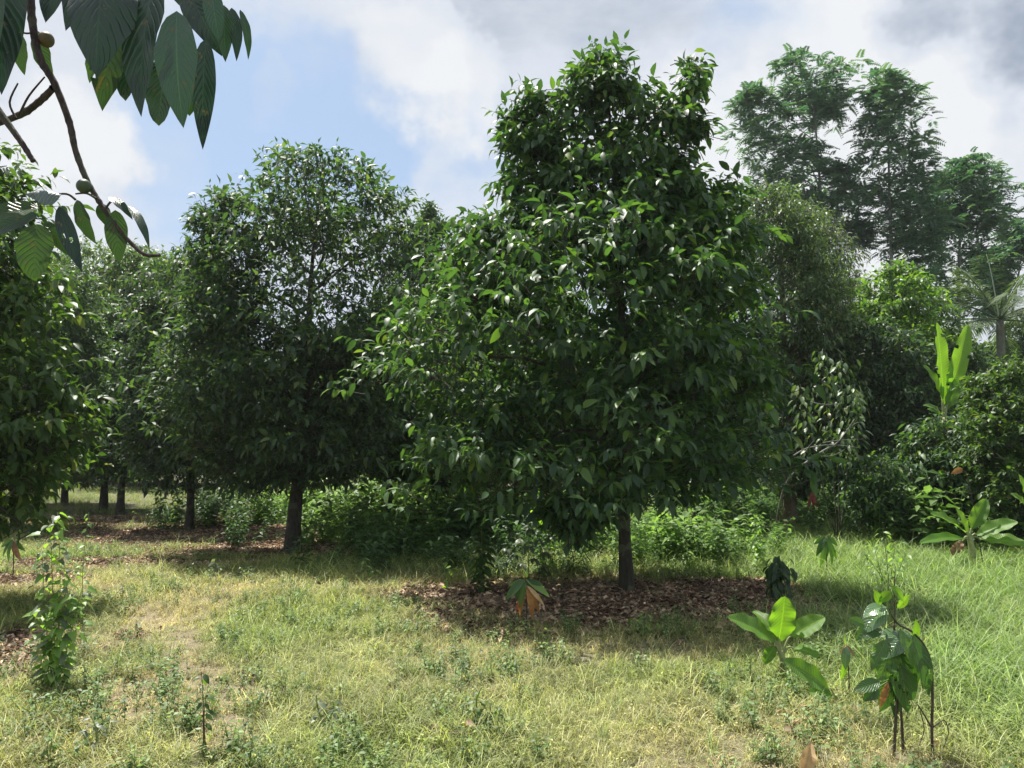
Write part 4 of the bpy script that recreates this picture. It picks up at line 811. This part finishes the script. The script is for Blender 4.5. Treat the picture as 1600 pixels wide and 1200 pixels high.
X, Y = np.meshgrid(xs, ys); xf, yf = X.ravel(), Y.ravel(); zf = .05*(n2(xf, yf, .8)-.5)+.02*(n2(xf, yf, 3.1, 2)-.5)
zf = np.where((np.abs(xf) < 13) & (yf < 27) & (yf > 1), zf, 0); nx = len(xs)
ii, jj = np.meshgrid(np.arange(len(ys)-1), np.arange(nx-1), indexing='ij'); a = (ii*nx+jj).ravel(); Q = np.stack([a, a+1, a+nx+1, a+nx], 1)
m = M('soil_ground'); at = m.n('ShaderNodeAttribute', attribute_name='zone'); sp = m.n('ShaderNodeSeparateXYZ'); m.l(at.outputs['Vector'], sp.inputs[0])
nA = m.noise(7, 8, .65); nB = m.noise(45, 5, .6)
soil = m.ramp(nA, [(.3, (.14, .11, .07)), (.6, (.24, .19, .13)), (.8, (.33, .26, .19))]); green = m.ramp(nB, [(.3, (.04, .055, .02)), (.7, (.10, .12, .045))]); litc = m.ramp(nB, [(.3, (.055, .032, .022)), (.55, (.13, .08, .055)), (.75, (.22, .15, .11))])
col = m.mix(m.math('MULTIPLY', sp.outputs[1], .85), green, soil); col = m.mix(sp.outputs[0], col, litc)
p = m.n('ShaderNodeBsdfPrincipled'); m.l(col, p.inputs['Base Color']); p.inputs['Roughness'].default_value = .95; m.l(m.bump(nB, .7, .03), p.inputs['Normal']); m.l(p.outputs[0], m.out.inputs[0])
gm = mesh('ground', np.stack([xf, yf, zf], 1), Q, m.m); za = gm.attributes.new('zone', 'FLOAT_VECTOR', 'POINT')
LZ = litter_zone(xf, yf); DZ = dry_zone(xf, yf); za.data.foreach_set('vector', np.stack([LZ, DZ, 0*LZ], 1).astype(np.float32).ravel())
gr = obj('ground', gm); gr['kind'] = 'structure'

# ------------------------------------------------------------------ scattering (geometry nodes; one object each)
def variants(name, makers, mat):
    col = bpy.data.collections.new(name)
    for i, (V, T) in enumerate(makers):
        rs = np.random.RandomState(i); o = bpy.data.objects.new(f'{name}_tuft', mesh(name, V, T, mat, np.repeat(rs.rand((len(T)+7)//8), 8)[:len(T)])); col.objects.link(o)
    return col
def scatter(name, label, pts, rot, scl, idx, tint, col):
    me = bpy.data.meshes.new(name); n = len(pts); me.vertices.add(n); me.vertices.foreach_set('co', np.asarray(pts, np.float32).ravel())
    for an, ty, key, dat in (('rot', 'FLOAT_VECTOR', 'vector', rot), ('scl', 'FLOAT', 'value', scl), ('idx', 'INT', 'value', idx)):
        a = me.attributes.new(an, ty, 'POINT'); a.data.foreach_set(key, np.asarray(dat, np.int32 if ty == 'INT' else np.float32).ravel())
    a = me.attributes.new('tint', 'FLOAT_COLOR', 'POINT'); a.data.foreach_set('color', np.hstack([tint, np.ones((n, 1))]).astype(np.float32).ravel())
    o = obj(name, me); g = bpy.data.node_groups.new(name, 'GeometryNodeTree')
    g.interface.new_socket('Geometry', in_out='INPUT', socket_type='NodeSocketGeometry'); g.interface.new_socket('Geometry', in_out='OUTPUT', socket_type='NodeSocketGeometry')
    gi = g.nodes.new('NodeGroupInput'); go = g.nodes.new('NodeGroupOutput'); mp = g.nodes.new('GeometryNodeMeshToPoints'); ip = g.nodes.new('GeometryNodeInstanceOnPoints'); ci = g.nodes.new('GeometryNodeCollectionInfo')
    ci.inputs['Collection'].default_value = col; ci.inputs['Separate Children'].default_value = True; ci.inputs['Reset Children'].default_value = True
    def na(nm, ty):
        x = g.nodes.new('GeometryNodeInputNamedAttribute'); x.data_type = ty; x.inputs['Name'].default_value = nm; return x.outputs['Attribute']
    L_ = g.links.new; L_(gi.outputs[0], mp.inputs['Mesh']); L_(mp.outputs[0], ip.inputs['Points']); L_(ci.outputs[0], ip.inputs['Instance']); ip.inputs['Pick Instance'].default_value = True
    L_(na('idx', 'INT'), ip.inputs['Instance Index']); L_(na('rot', 'FLOAT_VECTOR'), ip.inputs['Rotation']); L_(na('scl', 'FLOAT'), ip.inputs['Scale']); L_(ip.outputs[0], go.inputs[0])
    md = o.modifiers.new('scatter', 'NODES'); md.node_group = g; tag(o, label, None, None, 'stuff'); return o
def blades(rs, n, rad, h, w, lean, seg=3, curl=1.0):
    V = []; T = []
    for i in range(n):
        a = rs.rand()*6.28; r = rad*math.sqrt(rs.rand()); p = np.array([r*math.cos(a), r*math.sin(a), -.01]); b = rs.rand()*6.28; dr = np.array([math.cos(b), math.sin(b), 0]); sd = np.array([-math.sin(b), math.cos(b), 0])
        H = h*rs.uniform(.45, 1.15); le = lean*rs.uniform(.3, 1.6); k = len(V)
        for s in range(seg+1):
            t = s/seg; ww = w*(1-t)**.7; ang = le*t*curl; q = p+dr*H*math.sin(ang)*t+np.array([0, 0, H*t*math.cos(ang*.8)])
            if s < seg: V += [q-sd*ww/2, q+sd*ww/2]
            else: V.append(q)
        for s in range(seg-1): T += [(k+2*s, k+2*s+1, k+2*s+3), (k+2*s, k+2*s+3, k+2*s+2)]
        T.append((k+2*seg-2, k+2*seg-1, k+2*seg))
    return np.array(V), np.array(T)
def herb(rs, nst, h, nl, L, wr_, rad):
    parts = []
    for i in range(nst):
        a = rs.rand()*6.28; p = np.array([rad*math.cos(a), rad*math.sin(a), 0])*rs.rand(); e = p+np.array([rs.randn()*.25*h, rs.randn()*.25*h, h*rs.uniform(.6, 1.1)])
        parts.append(tube([p-[0, 0, .01], (p+e)/2+rs.randn(3)*.01, e], [.003, .0025, .0015], 3)); t = np.linspace(.15, 1, nl)[:, None]; P_ = p+(e-p)*t; az = np.arange(nl)*2.4+rs.rand()*6
        D = np.stack([np.cos(az), np.sin(az), rs.uniform(-.2, .5, nl)], 1); parts.append(leaves(P_, D, np.tile([0, 0, 1.], (nl, 1))+rs.randn(nl, 3)*.3, L*rs.uniform(.6, 1.2, nl), L*wr_, LT1, .35))
    return join(parts)
def litter_patch(rs, n, rad, L):
    a = rs.rand(n)*6.28; r = rad*np.sqrt(rs.rand(n)); P_ = np.stack([r*np.cos(a), r*np.sin(a), rs.uniform(.0, .035, n)], 1); b = rs.rand(n)*6.28
    D = np.stack([np.cos(b), np.sin(b), rs.uniform(-.15, .35, n)], 1)
    a0 = rs.rand()*6.28; st = tube([(-.16*math.cos(a0), -.16*math.sin(a0), .02), (.02, .01, .04), (.16*math.cos(a0), .16*math.sin(a0), .03)], [.004, .0035, .002], 4)
    return join([st, leaves(P_, D, np.stack([rs.randn(n)*.4, rs.randn(n)*.4, np.ones(n)], 1), L*rs.uniform(.5, 1.3, n), L*.40, LT2, .55, .9)])
R_ = np.random.RandomState(77)
GV = variants('grass_short', [blades(np.random.RandomState(i), 34, .12, .15+.02*i, .0062, 1.6, 4, 1.3) for i in range(5)]+[herb(np.random.RandomState(90+i), 3, .09, 7, .028, .55, .07) for i in range(3)], MAT['grass'])
GL = variants('grass_long', [blades(np.random.RandomState(20+i), 22, .06, .26+.03*i, .0060, 1.5, 5, 1.2) for i in range(4)], MAT['grass'])
HV = variants('herb', [herb(np.random.RandomState(30+i), 5, .22, 9, .055, .5, .08) for i in range(4)], MAT['grass'])
BV = variants('bushy', [herb(np.random.RandomState(40+i), 13, .62, 16, .11, .42, .28) for i in range(3)]+[herb(np.random.RandomState(60+i), 6, .75, 12, .21, .38, .25) for i in range(2)]+[blades(np.random.RandomState(65), 40, .15, .7, .018, 1.2, 5, 1.2), herb(np.random.RandomState(67), 22, .45, 14, .06, .6, .3)], MAT['grass'])
LV = variants('litter', [litter_patch(np.random.RandomState(50+i), 30, .2, .105) for i in range(4)], MAT['litter'])
def field(density, x0, x1, y0, y1, far=.6):
    n = int(density*(x1-x0)*(y1-y0)); y = y0+(y1-y0)*R_.rand(n); x = x0+(x1-x0)*R_.rand(n)
    k = (np.abs(x) < y*.72+.9) & (R_.rand(n) < np.clip((y0+2)/y, .12, 1)**far); return x[k], y[k]
def put(name, label, x, y, sc, tint, col, nv, tilt=.12):
    n = len(x); z = .05*(n2(x, y, .8)-.5)+.02*(n2(x, y, 3.1, 2)-.5)
    scatter(name, label, np.stack([x, y, z-.004], 1), np.stack([R_.randn(n)*tilt, R_.randn(n)*tilt, R_.rand(n)*6.28], 1), sc, R_.randint(0, nv, n), tint, col)
def mixc(f, a, b): return np.asarray(a)[None]*(1-f[:, None])+np.asarray(b)[None]*f[:, None]
GRN = (.20, .27, .085); YEL = (.345, .345, .135); STRAW = (.58, .48, .31); FRESH = (.155, .265, .075); SHADEG = (.05, .10, .035)
x, y = field(290, -13, 13, 3.0, 17, .8); lz = litter_zone(x, y); k = R_.rand(len(x)) > lz*1.02; x, y = x[k], y[k]
dz = dry_zone(x, y); lu = lush_zone(x, y); big = n2(x, y, .35, 9); k = R_.rand(len(x)) > np.maximum(dz*.45*(dz > .6), .62*path_zone(x, y)); x, y, dz, lu, big = x[k], y[k], dz[k], lu[k], big[k]
c = mixc(np.clip(.30+1.1*(big-.5)+R_.randn(len(x))*.18, 0, 1), GRN, YEL); c = c*(1-(dz*.8)[:, None])+np.array(STRAW)*(dz*.8)[:, None]*(.7+.3*R_.rand(len(x)))[:, None]; c = c*(1-(lu*.7)[:, None])+np.array(FRESH)*(lu*.7)[:, None]; c *= (R_.uniform(.6, 1.35, len(x))*(.75+.5*n2(x, y, 2.6, 31)))[:, None]
put('grass', 'short mixed green and straw coloured grass covering the clearing', x, y, (.45+.4*big+.5*n2(x, y, 3.3, 14)+.6*lu+.35*np.clip((y-8)/3, 0, 1))*(1-.35*dz)*R_.uniform(.7, 1.25, len(x)), c, GV, 8)
x, y = field(58, -13, 13, 3.0, 22, .5); lz = litter_zone(x, y); lu = lush_zone(x, y); w = np.clip(n2(x, y, .9, 12)*1.8-.55, .05, 1)+lu*.8; k = (R_.rand(len(x)) > lz*.97) & (R_.rand(len(x)) < w); x, y, lu = x[k], y[k], lu[k]
c = mixc(np.clip(R_.rand(len(x))-.4*lu, 0, 1)**1.5, (.22, .31, .12), (.52, .48, .28))*R_.uniform(.75, 1.25, len(x))[:, None]
put('tall_grass', 'longer arching grass tufts scattered over the clearing', x, y, R_.uniform(.4, 1.05, len(x))*(.7+.75*lu), c, GL, 4)
x, y = field(26, -13, 13, 3.0, 20, .5); lz = litter_zone(x, y); w = np.clip(n2(x, y, 1.0, 22)*2.4-.9, .02, 1); k = (R_.rand(len(x)) > lz*.93) & (R_.rand(len(x)) < w); x, y = x[k], y[k]
put('ground_weeds', 'low broad leaved weeds growing through the grass', x, y, R_.uniform(.4, .95, len(x)), mixc(R_.rand(len(x)), (.10, .18, .06), (.20, .27, .12)), HV, 4)
# undergrowth behind and beneath the trees; sun and shade put into zone tints
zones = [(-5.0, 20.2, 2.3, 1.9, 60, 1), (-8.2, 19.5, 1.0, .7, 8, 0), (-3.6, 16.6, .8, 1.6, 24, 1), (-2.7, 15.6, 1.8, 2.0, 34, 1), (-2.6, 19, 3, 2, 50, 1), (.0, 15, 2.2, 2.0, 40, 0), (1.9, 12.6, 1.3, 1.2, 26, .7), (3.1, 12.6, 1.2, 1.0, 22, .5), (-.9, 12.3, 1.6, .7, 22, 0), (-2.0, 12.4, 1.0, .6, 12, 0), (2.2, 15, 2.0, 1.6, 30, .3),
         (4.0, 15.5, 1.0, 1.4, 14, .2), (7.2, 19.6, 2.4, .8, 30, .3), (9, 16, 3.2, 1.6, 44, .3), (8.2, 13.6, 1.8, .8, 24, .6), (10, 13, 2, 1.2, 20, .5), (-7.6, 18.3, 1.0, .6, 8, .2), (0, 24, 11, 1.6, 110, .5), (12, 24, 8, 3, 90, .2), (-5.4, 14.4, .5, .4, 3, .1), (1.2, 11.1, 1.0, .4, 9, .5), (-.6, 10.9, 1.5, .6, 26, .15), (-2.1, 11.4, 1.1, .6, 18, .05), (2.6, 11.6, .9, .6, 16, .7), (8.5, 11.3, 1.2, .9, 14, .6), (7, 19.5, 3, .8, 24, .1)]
bx = []; by = []; bs = []; bc = []
for (cx, cy, rx, ry, n, br_) in zones:
    a = R_.rand(n)*6.28; r = np.sqrt(R_.rand(n)); bx += list(cx+rx*r*np.cos(a)); by += list(cy+ry*r*np.sin(a)); small = .55 if cy < 11.5 else (.8 if cy < 13 else 1.15)
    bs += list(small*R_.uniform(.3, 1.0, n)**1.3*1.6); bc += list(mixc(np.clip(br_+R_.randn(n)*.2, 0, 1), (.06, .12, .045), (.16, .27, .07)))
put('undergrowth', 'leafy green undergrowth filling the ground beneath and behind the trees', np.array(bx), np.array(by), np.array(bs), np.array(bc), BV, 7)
x = R_.uniform(-30, 30, 9000); y = R_.uniform(17, 46, 9000); k = (np.abs(x) < y*.75) & (R_.rand(len(x)) > litter_zone(x, y)); x, y = x[k], y[k]
put('far_grass', 'sunlit grass of the clearing beyond the orchard trees', x, y, R_.uniform(.8, 1.6, len(x)), mixc(R_.rand(len(x)), (.16, .24, .08), (.34, .33, .15)), GL, 4)
# leaf litter
x, y = field(75, -13, 13, 4.5, 24, .35); k = R_.rand(len(x)) < np.clip(litter_zone(x, y)*1.2, .004, 1); x, y = x[k], y[k]
f = R_.rand(len(x)); c = mixc(f**1.3, (.12, .07, .046), (.52, .40, .29))*R_.uniform(.7, 1.2, len(x))[:, None]
put('leaf_litter', 'carpet of brown and tan fallen leaves under the trees', x, y, R_.uniform(.7, 1.2, len(x)), c, LV, 4, .06)

# ------------------------------------------------------------------ air
hv = np.array([(x, y, z) for x in (-205, 205) for y in (-45, 305) for z in (-1.2, 27)], float); hf = np.array([(0, 1, 3, 2), (4, 6, 7, 5), (0, 4, 5, 1), (2, 3, 7, 6), (0, 2, 6, 4), (1, 5, 7, 3)])
hm = bpy.data.materials.new('haze_air'); hm.use_nodes = True; t = hm.node_tree; t.nodes.clear(); ho = t.nodes.new('ShaderNodeOutputMaterial'); pv = t.nodes.new('ShaderNodeVolumePrincipled')
pv.inputs['Color'].default_value = (.86, .93, 1.0, 1); pv.inputs['Density'].default_value = .0004; pv.inputs['Anisotropy'].default_value = .3; t.links.new(pv.outputs[0], ho.inputs['Volume'])
hz = obj('haze', mesh('haze', hv, hf, hm, smooth=False)); hz['kind'] = 'stuff'
